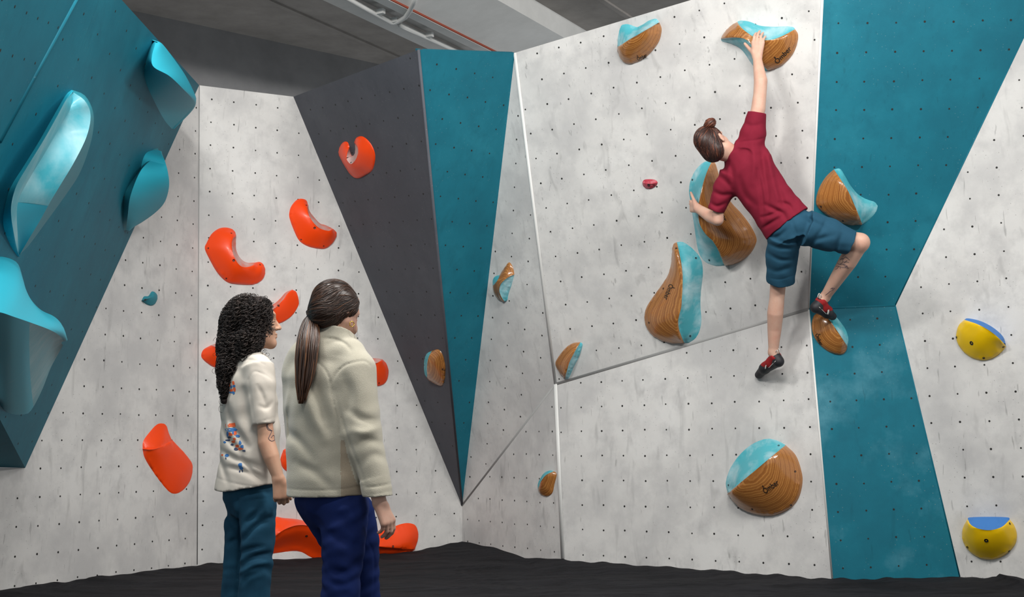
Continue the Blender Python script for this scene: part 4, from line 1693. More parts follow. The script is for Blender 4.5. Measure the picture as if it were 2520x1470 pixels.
def decal(o, parent, px_polys, mat, name='print', lift=0.0015, label=None):
    """flat print: small patches laid on the cloth"""
    mb = MB()
    for poly in px_polys:
        c = np.mean(poly, axis=0)
        pts2 = [c]
        k = len(poly)
        dense = []
        for i in range(k):
            a, b = np.array(poly[i]), np.array(poly[(i + 1) % k])
            for t in (0, 0.34, 0.67):
                dense.append(a + (b - a) * t)
        rings = [dense, [c + (np.array(q) - c) * 0.5 for q in dense]]
        W, ok = [], True
        for ring in rings + [[c]]:
            for q in ring:
                hit = cast(o, q[0], q[1])
                if hit is None:
                    ok = False
                    break
                W.append(hit[0] - unit(ray(q[0], q[1])) * lift)
            if not ok:
                break
        if not ok:
            continue
        n = len(dense)
        f = [[i, (i + 1) % n, n + (i + 1) % n, n + i] for i in range(n)] + [[n + i, n + (i + 1) % n, 2 * n] for i in range(n)]
        mb.add(W, f)
    if mb.n:
        return mb.build(name, mat, parent, True, label=label, kind='stuff')


def drawn(o, parent, lines, r, mat, name, label=None):
    """ink lines following the surface"""
    mb = MB()
    for L in lines:
        arr = catmull(L, 5)
        W = []
        for q in arr:
            hit = cast(o, q[0], q[1])
            if hit is not None:
                W.append(hit[0] + hit[1] * r * 0.1)
        if len(W) > 2:
            mb.tube(W, r, 5)
    if mb.n:
        return mb.build(name, mat, parent, True, label=label)
# ---------------------------------------------------------------- woman in the fleece jacket
UPZ = np.array([0, 0, 1.0])


def eyes(parent, c, A, s):
    for q in (-1, 1):
        e = c + s * (A[0] * 0.031 * q + A[1] * 0.067 + A[2] * 0.010)
        sc = Sculpt(0.003)
        sc.ell(e, A, np.array([0.0115] * 3) * s)
        o = skin_mesh('eye', sc, M['eye_white'], parent, it=1)
        i = e + A[1] * 0.0078 * s
        V, Fq = Sculpt(0.002).ell(i, A, np.array([0.006, 0.0045, 0.006]) * s).run()
        off = np.array(parent.location)
        me = mesh('iris', V, Fq.tolist(), M['eye_iris'], None, True)
        me.data.transform(Matrix.Translation(-Vector(off)))
        me.parent = o


def shoe_pair(parent, feet, mat, length=0.25):
    for p, f in feet:
        f = unit(f)
        A = axes3(f, UPZ)
        sc = Sculpt(0.006)
        p = np.asarray(p)
        sc.cone(p - f * 0.06 + UPZ * 0.045, p + f * 0.13 + UPZ * 0.032, 0.042, 0.036, 0.02)
        sc.cone(p - f * 0.05 + UPZ * 0.05, p - f * 0.035 + UPZ * 0.10, 0.042, 0.045, 0.03)
        sc.cut(p + UPZ * 0.012, -UPZ)
        s_ = skin_mesh('shoe', sc, mat, parent)
        mb = MB()
        ring = []
        for t in np.linspace(0, 2 * math.pi, 20, endpoint=False):
            ring.append(p + f * (0.035 + 0.135 * math.cos(t)) + A[0] * 0.046 * math.sin(t))
        v = [q + UPZ * 0.0 for q in ring] + [q + UPZ * 0.028 for q in ring]
        n = 20
        mb.add(v, [[i, (i + 1) % n, n + (i + 1) % n, n + i] for i in range(n)] + [list(range(n))[::-1], list(range(n, 2 * n))])
        so = mb.build('sole', M['shoe_white'], parent)


Y2 = 5.5


def B2(x, y, d=0.0):
    return P(x, y, Y2 + d)


f2 = unit([0.6, 0.8, 0])
r2 = np.cross(f2, UPZ)
base2 = np.array([B2(850, 1400)[0], Y2, 0.0])


def build_w2():
    body = Sculpt(0.0045)
    hc = B2(830, 757)
    A = axes3([0.70, 0.70, 0.07], [-0.02, -0.04, 1])
    head(body, hc, A, 1.0, B2(815, 850, 0.0), 0.052)
    # trunk, arms and legs under the clothes
    body.loft([B2(812, 858), B2(806, 900), B2(803, 1000), B2(803, 1100), B2(820, 1230), B2(826, 1270)],
              [0.07, 0.14, 0.14, 0.12, 0.12, 0.08], [0.055, 0.07, 0.085, 0.08, 0.08, 0.07], r2, 0.03, False)
    sh, el, wr = B2(886, 905, -0.10), B2(898, 1062, -0.13), B2(934, 1238, -0.165)
    body.limb([sh, el, wr], [0.052, 0.042, 0.029], 0.03)
    hand(body, wr, B2(953, 1282, -0.165) - wr, np.array([0.75, -0.62, 0.25]), -1, [[0.40, 0.50, 0.35], [0.45, 0.55, 0.35], [0.52, 0.6, 0.35], [0.62, 0.62, 0.35]], 1.02, tdir=B2(950, 1285, -0.05) - wr, tcurl=0.2)
    sl, ell_, wl = B2(735, 905, 0.11), B2(742, 1060, 0.12), B2(765, 1225, 0.12)
    body.limb([sl, ell_, wl], [0.052, 0.042, 0.029], 0.03)
    hand(body, wl, B2(776, 1262, 0.12) - wl, np.array([-0.8, -0.2, 0.1]), 1, [[0.4, 0.6, 0.4]] * 4, 0.98)
    hr, kr, ar = B2(848, 1240, -0.06), B2(842, 1400, -0.08), B2(836, 1590, -0.05)
    hl, kl, al = B2(868, 1240, 0.08), B2(890, 1395, 0.14), B2(895, 1570, 0.2)
    body.limb([hr, kr, ar, ar - UPZ * 0.04], [0.06, 0.045, 0.036, 0.034], 0.03)
    body.limb([hl, kl, al, al - UPZ * 0.04], [0.06, 0.045, 0.036, 0.034], 0.03)
    p = skin_mesh('person', body, M['skin_rosy'], None, base2)
    tag(p, 'person in a beige fleece jacket and dark blue jeans with a long brown ponytail', 'person')
    eyes(p, hc, A, 1.0)
    # fleece
    j = Sculpt(0.005)
    j.loft([B2(815, 846), B2(808, 880), B2(803, 935), B2(800, 1000), B2(800, 1100), B2(803, 1190), B2(803, 1225)],
           [0.085, 0.175, 0.200, 0.192, 0.182, 0.185, 0.188], [0.078, 0.098, 0.122, 0.135, 0.135, 0.140, 0.142], r2, 0.03)
    j.cone(B2(860, 872, -0.06), B2(800, 860, 0), 0.06, 0.07, 0.05)
    j.cone(B2(750, 876, 0.07), B2(800, 860, 0), 0.06, 0.07, 0.05)
    shs, els, cu = B2(880, 912, -0.10), B2(893, 1062, -0.13), B2(930, 1205, -0.16)
    j.limb([shs, els, cu], [0.078, 0.076, 0.058], 0.035)
    j.loft([B2(921, 1180, -0.157), B2(933, 1237, -0.165)], [0.061, 0.062], [0.060, 0.060], r2, 0.004)
    j.limb([B2(738, 912, 0.10), B2(744, 1060, 0.12), B2(762, 1205, 0.12)], [0.075, 0.072, 0.057], 0.035)
    j.loft([B2(818, 858), B2(832, 832), B2(836, 795, 0.0)], [0.088, 0.080, 0.080], [0.084, 0.080, 0.080], r2, 0.02)
    j.cut(B2(836, 822), UPZ + 0.42 * f2)
    # hem plane, slightly rising to the right
    j.cut(B2(803, 1219), [0.03, 0.03, -1])
    # collar edge, seams, hem stitching, creases
    for L, w, a in (([(788, 832), (825, 836), (848, 846), (864, 862)], 4.0, 0.007),
                    ([(767, 884), (785, 895), (803, 915), (813, 942), (820, 985), (832, 1045), (838, 1120), (839, 1217)], 2.6, 0.0035),
                    ([(813, 944), (832, 915), (855, 897), (895, 889), (912, 900)], 2.6, 0.0040),
                    ([(704, 1203), (760, 1207), (838, 1205), (898, 1195)], 2.2, 0.0025),
                    ([(900, 1200), (930, 1197), (964, 1190)], 2.5, 0.0040),
                    ([(902, 1218), (930, 1216), (966, 1208)], 2.0, 0.0020),
                    ([(822, 960), (835, 1010), (850, 1060), (868, 1110), (888, 1160), (900, 1200)], 4.0, 0.0040),
                    ([(770, 930), (790, 990), (806, 1050)], 13, 0.0136),
                    ([(745, 930), (762, 1010), (800, 1080)], 15, -0.0136),
                    ([(705, 1060), (740, 1090), (770, 1130)], 12, 0.0102),
                    ([(730, 1140), (770, 1160), (815, 1200)], 12, 0.0085),
                    ([(860, 1010), (890, 1030), (925, 1035)], 10, 0.0102),
                    ([(868, 1060), (895, 1065), (930, 1055)], 10, -0.0102),
                    ([(880, 1095), (905, 1085), (935, 1090)], 10, 0.0102),
                    ([(890, 1140), (920, 1120), (948, 1130)], 11, 0.0085),
                    ([(850, 930), (862, 970), (860, 1010)], 11, 0.0102),
                    ([(720, 960), (712, 1020), (715, 1080)], 9, 0.0085)):
        j.fold(L, w, a, Y2 + 0.02)
    j.wrinkle(0.0022, 0.13, (0.3, 0, 1), 3)
    jk = skin_mesh('fleece_jacket', j, M['fleece'], p)
    # darker side panel between the side seam and the sleeve
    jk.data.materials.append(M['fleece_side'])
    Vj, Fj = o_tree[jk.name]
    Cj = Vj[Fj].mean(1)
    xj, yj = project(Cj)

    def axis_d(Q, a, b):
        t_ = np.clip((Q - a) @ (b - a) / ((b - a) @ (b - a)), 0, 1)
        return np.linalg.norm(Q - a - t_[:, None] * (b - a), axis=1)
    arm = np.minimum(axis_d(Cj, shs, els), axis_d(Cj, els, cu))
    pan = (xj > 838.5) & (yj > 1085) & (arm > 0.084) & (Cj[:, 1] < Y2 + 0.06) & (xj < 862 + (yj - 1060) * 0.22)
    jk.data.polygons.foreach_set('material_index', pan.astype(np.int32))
    # jeans
    t = Sculpt(0.0055)
    t.loft([B2(815, 1190), B2(824, 1235), B2(838, 1275)], [0.148, 0.152, 0.10], [0.112, 0.122, 0.10], r2, 0.03)
    t.limb([B2(848, 1262, -0.06), B2(846, 1330, -0.075), B2(840, 1420, -0.08), B2(836, 1590, -0.05), B2(836, 1622, -0.05)], [0.098, 0.092, 0.079, 0.082, 0.085], 0.03)
    t.limb([B2(868, 1262, 0.08), B2(884, 1330, 0.12), B2(893, 1420, 0.15), B2(897, 1560, 0.2), B2(897, 1590, 0.2)], [0.092, 0.085, 0.070, 0.078, 0.08], 0.02)
    t.limb([B2(775, 1228, 0.07), B2(800, 1275, 0.09), B2(850, 1350, 0.12)], [0.085, 0.082, 0.08], 0.04)
    for L, w, a in (([(905, 1330), (918, 1360), (922, 1400), (918, 1470)], 2.5, 0.0040),
                    ([(800, 1300), (830, 1330), (870, 1335)], 12, 0.0068),
                    ([(800, 1390), (840, 1410), (880, 1400)], 12, 0.0102),
                    ([(805, 1430), (845, 1440), (875, 1425)], 9, 0.0085)):
        t.fold(L, w, a)
    t.wrinkle(0.003, 0.07, (0.3, 0.1, 1), 5)
    skin_mesh('jeans', t, M['jeans'], p)
    shoe_pair(p, [(np.array([B2(838, 1600, -0.05)[0], Y2 - 0.05, 0.0]), f2), (np.array([B2(897, 1600, 0.2)[0], Y2 + 0.2, 0.0]), f2)], M['shoe_white'])
    # hair: cap, smooth locks drawn back to the tie, ponytail
    hs = Sculpt(0.005)
    def H(x, y, z):
        return hc + A[0] * x + A[1] * y + A[2] * z
    hs.ell(H(0, -0.018, 0.030), A, [0.083, 0.101, 0.090], 0.02)
    hs.ell(H(0, -0.045, -0.022), A, [0.078, 0.070, 0.070], 0.03)
    for q in (-1, 1):
        hs.ell(H(0.052 * q, 0.012, 0.012), A, [0.036, 0.060, 0.058], 0.02)
    tie = B2(770, 772, 0.0)
    hs.cone(H(0, -0.085, -0.02), tie, 0.045, 0.016, 0.05)
    hs.cut(H(0, 0.066, 0.0), A[1] * 0.93 - A[2] * 0.30)
    cap = skin_mesh('hair', hs, M['hair_brown'], p)
    V = o_tree[cap.name][0]
    set_tone(cap, np.full(len(V), 0.25))

    def flow(q, n):
        d = tie - q
        return unit(d) + 0.25 * A[2] * max(0.0, (q - hc) @ A[1]) * 8
    S = Strands(5)
    r = np.random.default_rng(3)
    for path in surface_paths(cap, 700, 0.15, 0.012, flow, 0.001, None, 0.10, 5):
        n = len(path)
        S.add(path, 0.0019 * np.sin(np.linspace(0.25, 2.9, n)), np.clip(r.normal(0.42, 0.20), 0, 1))
    S.build('hair_locks', M['hair_brown'], p)
    S = Strands(5)
    prof_t = [0, 0.12, 0.32, 0.55, 0.78, 0.93, 1.0]
    prof_w = [0.014, 0.036, 0.054, 0.054, 0.042, 0.022, 0.008]
    ctr = catmull([B2(769, 772, -0.01), B2(763, 800, -0.05), B2(757, 850, -0.115), B2(752, 900, -0.135), B2(746, 950, -0.14), B2(740, 1003, -0.14)], 6)
    tt2 = np.linspace(0, 1, len(ctr))
    wv = np.interp(tt2, prof_t, prof_w)
    for i in range(240):
        a = r.random() * 2 * math.pi
        rad = math.sqrt(r.random())
        ox, oy = rad * math.cos(a), rad * math.sin(a) * 0.55
        end = 0.62 + 0.38 * r.random() ** 0.7
        m_ = max(6, int(len(ctr) * end))
        wob = 0.003 * np.sin(tt2[:m_] * 9 + r.random() * 6)
        pts_ = ctr[:m_] + np.outer(wv[:m_] * ox + wob, r2) - np.outer(wv[:m_] * oy, f2)
        S.add(pts_, np.interp(np.linspace(0, 1, m_), [0, 0.1, 0.8, 1], [0.003, 0.0042, 0.0036, 0.0008]), np.clip(r.normal(0.60, 0.22), 0, 1))
    S.build('ponytail', M['hair_brown'], p)
    mb = MB()
    for k in range(5):
        a = np.linspace(0, 2 * math.pi, 20)
        c = tie + UPZ * (0.008 - 0.005 * k) - np.array([0, 0.012, 0])
        mb.tube([c + (r2 * math.cos(q) + f2 * math.sin(q)) * (0.023 + 0.002 * math.sin(5 * q + k)) + UPZ * 0.003 * math.sin(3 * q + k) for q in a], 0.0032, 6)
    mb.build('hair_tie', M['band'], p, True)
    # gold hoop
    e = B2(866, 798, -0.055)
    mb = MB()
    a = np.linspace(0, 2 * math.pi, 24)
    mb.tube([e + (unit([0.75, 0.6, 0]) * math.cos(q) + UPZ * math.sin(q)) * 0.011 for q in a], 0.0024, 8)
    mb.build('earring', M['gold'], p, True, label='gold hoop earring')
    # loose strands at the face
    S = Strands(4)
    for x0 in (869, 873, 877):
        S.add(np.array([B2(x0 - 1, 775, -0.07), B2(x0 + 1, 800, -0.075), B2(x0 + 3, 822, -0.075), B2(x0 + 4, 838, -0.07)]), 0.0004, 0.5)
    S.build('loose_strands', M['hair_brown'], p)
    return p


W2 = build_w2()

# ---------------------------------------------------------------- woman with the curly hair
Y1 = 6.0
g1_ = 1.07


def B1(x, y, d=0.0):
    return P(x, y, Y1 + d)


f1 = unit([0.85, 0.53, 0])
r1 = np.cross(f1, UPZ)
base1 = np.array([B1(605, 1400)[0], Y1, 0.0])


def build_w1():
    body = Sculpt(0.0045, g1_)
    hc = B1(627, 795)
    A = axes3([0.95, 0.28, 0.05], [-0.05, 0, 1])
    head(body, hc, A, 0.97, B1(604, 882, 0.0), 0.047)
    body.loft([B1(604, 890), B1(608, 925), B1(612, 1000), B1(612, 1100), B1(612, 1210), B1(616, 1250)],
              [0.06, 0.125, 0.125, 0.105, 0.105, 0.08], [0.05, 0.062, 0.075, 0.07, 0.07, 0.06], r1, 0.03, False)
    sh, el, wr = B1(640, 925, -0.14), B1(656, 1090, -0.18), B1(686, 1180, -0.20)
    body.limb([sh, B1(650, 1020, -0.165), el, B1(668, 1125, -0.19), wr], [0.030, 0.030, 0.036, 0.034, 0.0225], 0.03)
    hand(body, wr, B1(692, 1218, -0.20) - wr, np.array([0.35, -0.95, 0.0]), -1, [[0.75, 1.0, 0.6], [0.75, 1.05, 0.6], [0.8, 1.1, 0.6], [0.85, 1.1, 0.6]], 0.88, tdir=B1(702, 1215, -0.15) - wr, tcurl=0.1)
    body.limb([B1(590, 925, 0.14), B1(600, 1090, 0.18), B1(640, 1190, 0.19)], [0.048, 0.036, 0.0225], 0.03)
    hand(body, B1(640, 1190, 0.19), B1(650, 1230, 0.19) - B1(640, 1190, 0.19), np.array([-0.3, 0.95, 0]), 1, [[0.6, 0.8, 0.5]] * 4, 0.88)
    body.limb([B1(630, 1235, -0.08), B1(630, 1390, -0.09), B1(614, 1580, -0.06), B1(614, 1600, -0.06)], [0.055, 0.042, 0.034, 0.032], 0.03)
    body.limb([B1(598, 1235, 0.08), B1(584, 1390, 0.08), B1(572, 1560, 0.08), B1(572, 1585, 0.08)], [0.055, 0.042, 0.034, 0.032], 0.03)
    p = skin_mesh('person', body, M['skin_warm'], None, base1)
    tag(p, 'person with long curly black hair in a cream printed shirt and teal jeans', 'person')
    eyes(p, hc, A, 0.97 * g1_)
    # shirt
    t = Sculpt(0.005, g1_)
    t.loft([B1(604, 884), B1(608, 908), B1(610, 945), B1(613, 1000), B1(616, 1060), B1(613, 1130), B1(606, 1212)],
           [0.075, 0.150, 0.168, 0.170, 0.168, 0.170, 0.185], [0.065, 0.085, 0.102, 0.112, 0.118, 0.118, 0.126], r1, 0.03)
    t.cone(B1(640, 908, -0.12), B1(606, 893), 0.050, 0.058, 0.04)
    t.cone(B1(588, 908, 0.12), B1(606, 893), 0.050, 0.058, 0.04)
    t.loft([B1(636, 905, -0.125), B1(643, 950, -0.15), B1(650, 1047, -0.172)], [0.058, 0.056, 0.050], [0.060, 0.058, 0.052], r1, 0.03)
    t.loft([B1(590, 905, 0.125), B1(590, 950, 0.15), B1(598, 1047, 0.175)], [0.055, 0.054, 0.050], [0.060, 0.058, 0.052], r1, 0.03)
    t.cut(B1(606, 1203), [0.16, 0.0, -1])
    for L, w, a in (([(612, 935), (618, 985), (627, 1048)], 4, 0.004),
                    ([(600, 885), (630, 888), (652, 898)], 2.2, 0.0030),
                    ([(613, 935), (625, 915), (650, 922), (670, 935)], 2.2, 0.0025),
                    ([(627, 1042), (650, 1036), (676, 1028)], 2.0, 0.0025),
                    ([(560, 1000), (575, 1050), (610, 1100)], 9, 0.0170),
                    ([(548, 1040), (560, 1080), (600, 1120)], 8, 0.0119),
                    ([(600, 960), (606, 1030), (620, 1090)], 10, 0.0102),
                    ([(545, 1110), (580, 1130), (640, 1150)], 8, 0.0119),
                    ([(560, 1150), (600, 1160), (650, 1190)], 7, 0.0102),
                    ([(590, 1120), (620, 1160), (650, 1180)], 6, 0.0102),
                    ([(538, 1120), (548, 1150), (560, 1190)], 7, 0.0102),
                    ([(635, 950), (648, 980), (655, 1010)], 6, 0.0068),
                    ([(640, 1000), (655, 1005), (670, 990)], 5, 0.0068),
                    ([(524, 1172), (560, 1186), (620, 1198), (675, 1198)], 2.0, 0.0020),
                    ([(680, 1000), (672, 1060), (660, 1100)], 7, 0.0085)):
        t.fold(L, w, a)
    t.wrinkle(0.0018, 0.10, (0.8, 0.2, 0.4), 7)
    tee = skin_mesh('t_shirt', t, M['tee'], p)
    # printed picture and lettering on the back
    def quads(lst):
        out = []
        for x, y, w, h in lst:
            a_ = np.arange(7) / 7 * 2 * math.pi
            m_ = 0.75 + 0.5 * rr.random(7)
            out.append([(x + w / 2 + w * 0.62 * m_[i] * math.cos(a_[i]), y + h / 2 + h * 0.62 * m_[i] * math.sin(a_[i])) for i in range(7)])
        return out
    rr = np.random.default_rng(12)
    decal(tee, p, quads([(561, 944, 6, 8), (571, 938, 6, 9), (566, 958, 7, 6), (574, 955, 5, 8)]), M['print_orange'])
    decal(tee, p, quads([(559, 953, 5, 6), (567, 949, 4, 7), (573, 948, 6, 5), (563, 965, 12, 3), (572, 964, 5, 6)]), M['print_blue'])
    decal(tee, p, [[(555, 1044), (578, 1041), (580, 1050), (555, 1053)]] + quads([(562, 1066, 9, 7), (575, 1062, 7, 8), (570, 1085, 9, 6), (580, 1095, 8, 6), (585, 1103, 11, 5), (574, 1078, 6, 5), (545, 1118, 4, 5)]), M['print_orange'])
    decal(tee, p, quads([(556, 1054, 24, 8), (557, 1062, 6, 12), (571, 1062, 5, 6), (580, 1070, 9, 7), (588, 1086, 6, 9), (592, 1096, 7, 7), (549, 1086, 7, 5), (553, 1118, 9, 7), (586, 1140, 10, 10), (590, 1150, 8, 7)]), M['print_blue'])
    decal(tee, p, quads([(560, 1074, 8, 5), (556, 1082, 10, 4), (568, 1092, 6, 5), (577, 1103, 8, 6), (540, 1088, 7, 3), (596, 1108, 8, 4), (588, 1158, 3, 5), (595, 1157, 3, 5), (554, 1126, 3, 5)]), M['print_navy'])
    # jeans
    j = Sculpt(0.0055, g1_)
    j.loft([B1(610, 1185), B1(615, 1225), B1(616, 1265)], [0.142, 0.142, 0.10], [0.100, 0.106, 0.09], r1, 0.03)
    j.limb([B1(632, 1255, -0.08), B1(633, 1320, -0.09), B1(630, 1400, -0.09), B1(617, 1560, -0.06), B1(616, 1612, -0.06)], [0.080, 0.074, 0.066, 0.068, 0.072], 0.03)
    j.limb([B1(597, 1255, 0.08), B1(592, 1320, 0.085), B1(584, 1400, 0.08), B1(574, 1550, 0.08), B1(573, 1590, 0.08)], [0.076, 0.068, 0.060, 0.064, 0.068], 0.02)
    for L, w, a in (([(586, 1220), (590, 1330), (586, 1400), (583, 1470)], 3, 0.0080),
                    ([(600, 1330), (625, 1300), (660, 1275)], 7, 0.0119),
                    ([(598, 1290), (620, 1275), (650, 1240)], 7, 0.0085),
                    ([(592, 1390), (630, 1370), (665, 1360)], 6, 0.0136),
                    ([(592, 1410), (625, 1392), (662, 1385)], 6, -0.0119),
                    ([(592, 1360), (620, 1350), (650, 1345)], 6, 0.0102),
                    ([(595, 1440), (610, 1420), (640, 1410)], 6, 0.0102),
                    ([(600, 1235), (640, 1228), (680, 1225)], 2.5, 0.0030),
                    ([(550, 1240), (565, 1280), (580, 1300)], 7, 0.0102),
                    ([(565, 1340), (575, 1330), (585, 1330)], 6, 0.0102)):
        j.fold(L, w, a)
    j.wrinkle(0.0035, 0.06, (0.3, 0.1, 1), 9)
    skin_mesh('jeans', j, M['jeans_teal'], p)
    shoe_pair(p, [(np.array([B1(614, 1600, -0.06)[0], Y1 - 0.06, 0.0]), f1), (np.array([B1(572, 1600, 0.08)[0], Y1 + 0.08, 0.0]), f1)], M['shoe_white'])
    # curly hair: dark core and corkscrew locks over it
    hs = Sculpt(0.006, g1_)
    def H(x, y, z):
        return hc + g1_ * (A[0] * x + A[1] * y + A[2] * z)
    hs.ell(H(0, -0.028, 0.036), A, [0.086, 0.090, 0.082], 0.03)
    for q in (-1, 1):
        hs.cone(H(0.070 * q, 0.000, 0.03), H(0.080 * q, -0.018, -0.085), 0.042, 0.036, 0.03)
        hs.cone(H(0.045 * q, 0.045, 0.075), H(0.066 * q, 0.045, 0.015), 0.026, 0.016, 0.02)
    hs.cone(B1(592, 800, 0.0), B1(585, 860, 0.01), 0.082, 0.080, 0.04)
    hs.cone(B1(585, 860, -0.02), B1(568, 905, -0.06), 0.075, 0.050, 0.03)
    hs.cone(B1(568, 905, -0.06), B1(556, 945, -0.08), 0.046, 0.026, 0.03)
    hs.cone(B1(556, 945, -0.08), B1(551, 985, -0.085), 0.022, 0.006, 0.02)
    hs.cone(B1(612, 840, -0.09), B1(605, 875, -0.10), 0.045, 0.030, 0.03)
    core = skin_mesh('hair', hs, M['hair_core'], p)
    r = np.random.default_rng(4)
    S = Strands(3)

    def flow(q, n):
        back = unit(B1(560, 960, -0.08) - q)
        return np.array([0, 0, -1.0]) * 0.9 + back * 0.5
    face_front = lambda q: (q - hc) @ A[1] < 0.075
    for path in surface_paths(core, 1500, 0.12, 0.006, flow, 0.005, face_front, 0.6, 9):
        n = len(path)
        tang = np.gradient(path, axis=0)
        tang /= np.linalg.norm(tang, axis=1)[:, None] + 1e-9
        u = np.cross(tang, np.array([0.2, 0.3, 1.0]) + r.normal(size=3) * 0.3)
        u /= np.linalg.norm(u, axis=1)[:, None] + 1e-9
        w = np.cross(tang, u)
        m_ = n * 3
        ti = np.linspace(0, n - 1, m_)
        def ip(a):
            return np.stack([np.interp(ti, np.arange(n), a[:, i]) for i in range(3)], -1)
        ph = ti * 0.006 / (0.016 + 0.012 * r.random()) * 2 * math.pi + r.random() * 6
        rad = (0.0040 + 0.0065 * r.random())
        pts_ = ip(path) + rad * (np.cos(ph)[:, None] * ip(u) + np.sin(ph)[:, None] * ip(w))
        S.add(pts_, (0.0009 + 0.0006 * r.random()) * np.interp(np.linspace(0, 1, m_), [0, 0.1, 0.8, 1], [0.6, 1, 0.9, 0.3]), np.clip(r.normal(0.5, 0.3), 0, 1))
    # fly-away curls
    def curl(a, b, rad, turns, rr_=0.0008):
        a, b = np.asarray(a), np.asarray(b)
        t = np.linspace(0, 1, int(turns * 14))
        ph = t * turns * 2 * math.pi
        c_ = a + np.outer(t, b - a)
        S.add(c_ + rad * (np.outer(np.cos(ph), r1 * 0.4 + f1) + np.outer(np.sin(ph), UPZ)), rr_, 0.5)
    for q in (((566, 780), (540, 845), 0.008, 3), ((560, 790), (530, 840), 0.010, 2.5), ((545, 880), (525, 870), 0.010, 2), ((540, 905), (524, 915), 0.010, 2),
              ((545, 980), (542, 1015), 0.008, 2), ((650, 865), (662, 882), 0.012, 2), ((645, 860), (655, 880), 0.010, 2), ((612, 870), (630, 880), 0.008, 2),
              ((668, 765), (676, 785), 0.008, 2), ((660, 770), (672, 805), 0.008, 3), ((655, 800), (662, 820), 0.008, 2), ((600, 742), (640, 732), 0.008, 3), ((640, 735), (668, 748), 0.009, 3),
              ((655, 745), (672, 762), 0.009, 3), ((648, 850), (652, 890), 0.008, 3), ((586, 880), (592, 905), 0.010, 2.5)):
        curl(B1(*q[0], -0.1), B1(*q[1], -0.11), q[2], q[3])
    for i in range(40):
        x0, y0 = 648 + 22 * r.random(), 745 + 55 * r.random()
        curl(B1(x0, y0, -0.07 + 0.05 * r.random()), B1(x0 + 4 * r.normal(), y0 + 25 + 15 * r.random(), -0.085), 0.005 + 0.003 * r.random(), 2.5, 0.0014)
    S.build('curls', M['hair_curly'], p)
    # curved tattoo on the arm
    drawn(p, p, [[(661, 1036), (656, 1048), (660, 1058), (668, 1062), (664, 1072), (661, 1080), (668, 1086), (676, 1083), (678, 1076), (672, 1072), (667, 1078)],
                 [(662, 1037), (658, 1048), (662, 1056), (670, 1061)]], 0.0016, M['tattoo'], 'tattoo', 'curved dark tattoo on the forearm')
    return p


W1 = build_w1()
# ---------------------------------------------------------------- the climber
def CG(x, y, off):
    return pG.at(x, y, off)


def CI(x, y, off):
    return pI.at(x, y, off)


def CJ(x, y, off):
    return pJ.at(x, y, off)


def offset_on(hold, x, y, pl):
    b = hold.hit(x, y)
    return float((b[0] - pl.o) @ pl.n)


def climbing_shoe(parent, ank, heel, ball, toe, out):
    """rubber shell, red upper, pale strap, pull loops; out = side facing the room"""
    out = unit(out)
    sc = Sculpt(0.004)
    sc.cone(heel, ball, 0.034, 0.036, 0.02)
    sc.cone(ball, toe, 0.036, 0.027, 0.02)
    sc.cone(heel, heel + (ank - heel) * 0.45, 0.034, 0.036, 0.02)
    ax = unit(toe - heel)
    up = unit(ank - (heel + ball) * 0.5)
    s_ = skin_mesh('climbing_shoe', sc, M['rubber'], parent)
    u = Sculpt(0.004)
    a = heel + (ank - heel) * 0.55
    u.cone(a, (heel + ball) * 0.5 + up * 0.024, 0.040, 0.0385, 0.02)
    u.cone((heel + ball) * 0.5 + up * 0.018, ball + up * 0.018, 0.0375, 0.032, 0.02)
    u.cut(ank + up * 0.004, up - ax * 0.35)
    u_ = skin_mesh('upper', u, M['shoe_red'], s_)
    mb = MB()
    side = unit(np.cross(ax, up))
    if side @ out < 0:
        side = -side
    c = (heel + ball) * 0.5 + ax * 0.020 + up * 0.006
    arc = [c + (up * math.cos(t) + side * math.sin(t)) * 0.0435 for t in np.linspace(-0.5, 1.9, 12)]
    v = []
    for q in arc:
        v += [q - ax * 0.009, q + ax * 0.009]
    mb.add(v, [[2 * i, 2 * i + 1, 2 * i + 3, 2 * i + 2] for i in range(len(arc) - 1)])
    mb.build('strap', M['shoe_white'], s_, True, label='pale closure strap')
    # pull loops at the heel and one on the tongue
    for bpt, d, mt in ((heel + (ank - heel) * 0.75 - ax * 0.034 + side * 0.008, unit(up - ax * 0.6), 'shoe_white'), (heel + (ank - heel) * 0.75 - ax * 0.034 - side * 0.012, unit(up - ax * 0.1), 'shoe_white'),
                       ((heel + ball) * 0.5 + ax * 0.03 + up * 0.046, unit(up + ax * 0.3), 'rubber')):
        mb = MB()
        w = unit(np.cross(d, side))
        mb.tube([bpt + d * 0.03 * math.sin(t) + w * 0.009 * math.cos(t) for t in np.linspace(0, math.pi, 10)], 0.003, 6)
        mb.build('pull_loop', M[mt], s_, True)
    # stitched white line along the heel band
    L = [heel + side * 0.036 + up * (0.012 - 0.02 * t) + ax * (0.09 * t - 0.012) for t in np.linspace(0, 1, 9)]
    mb = MB()
    mb.tube([q + side * 0.001 for q in L], 0.0022, 5)
    mb.build('stitching', M['shoe_white'], s_, True)
    return s_


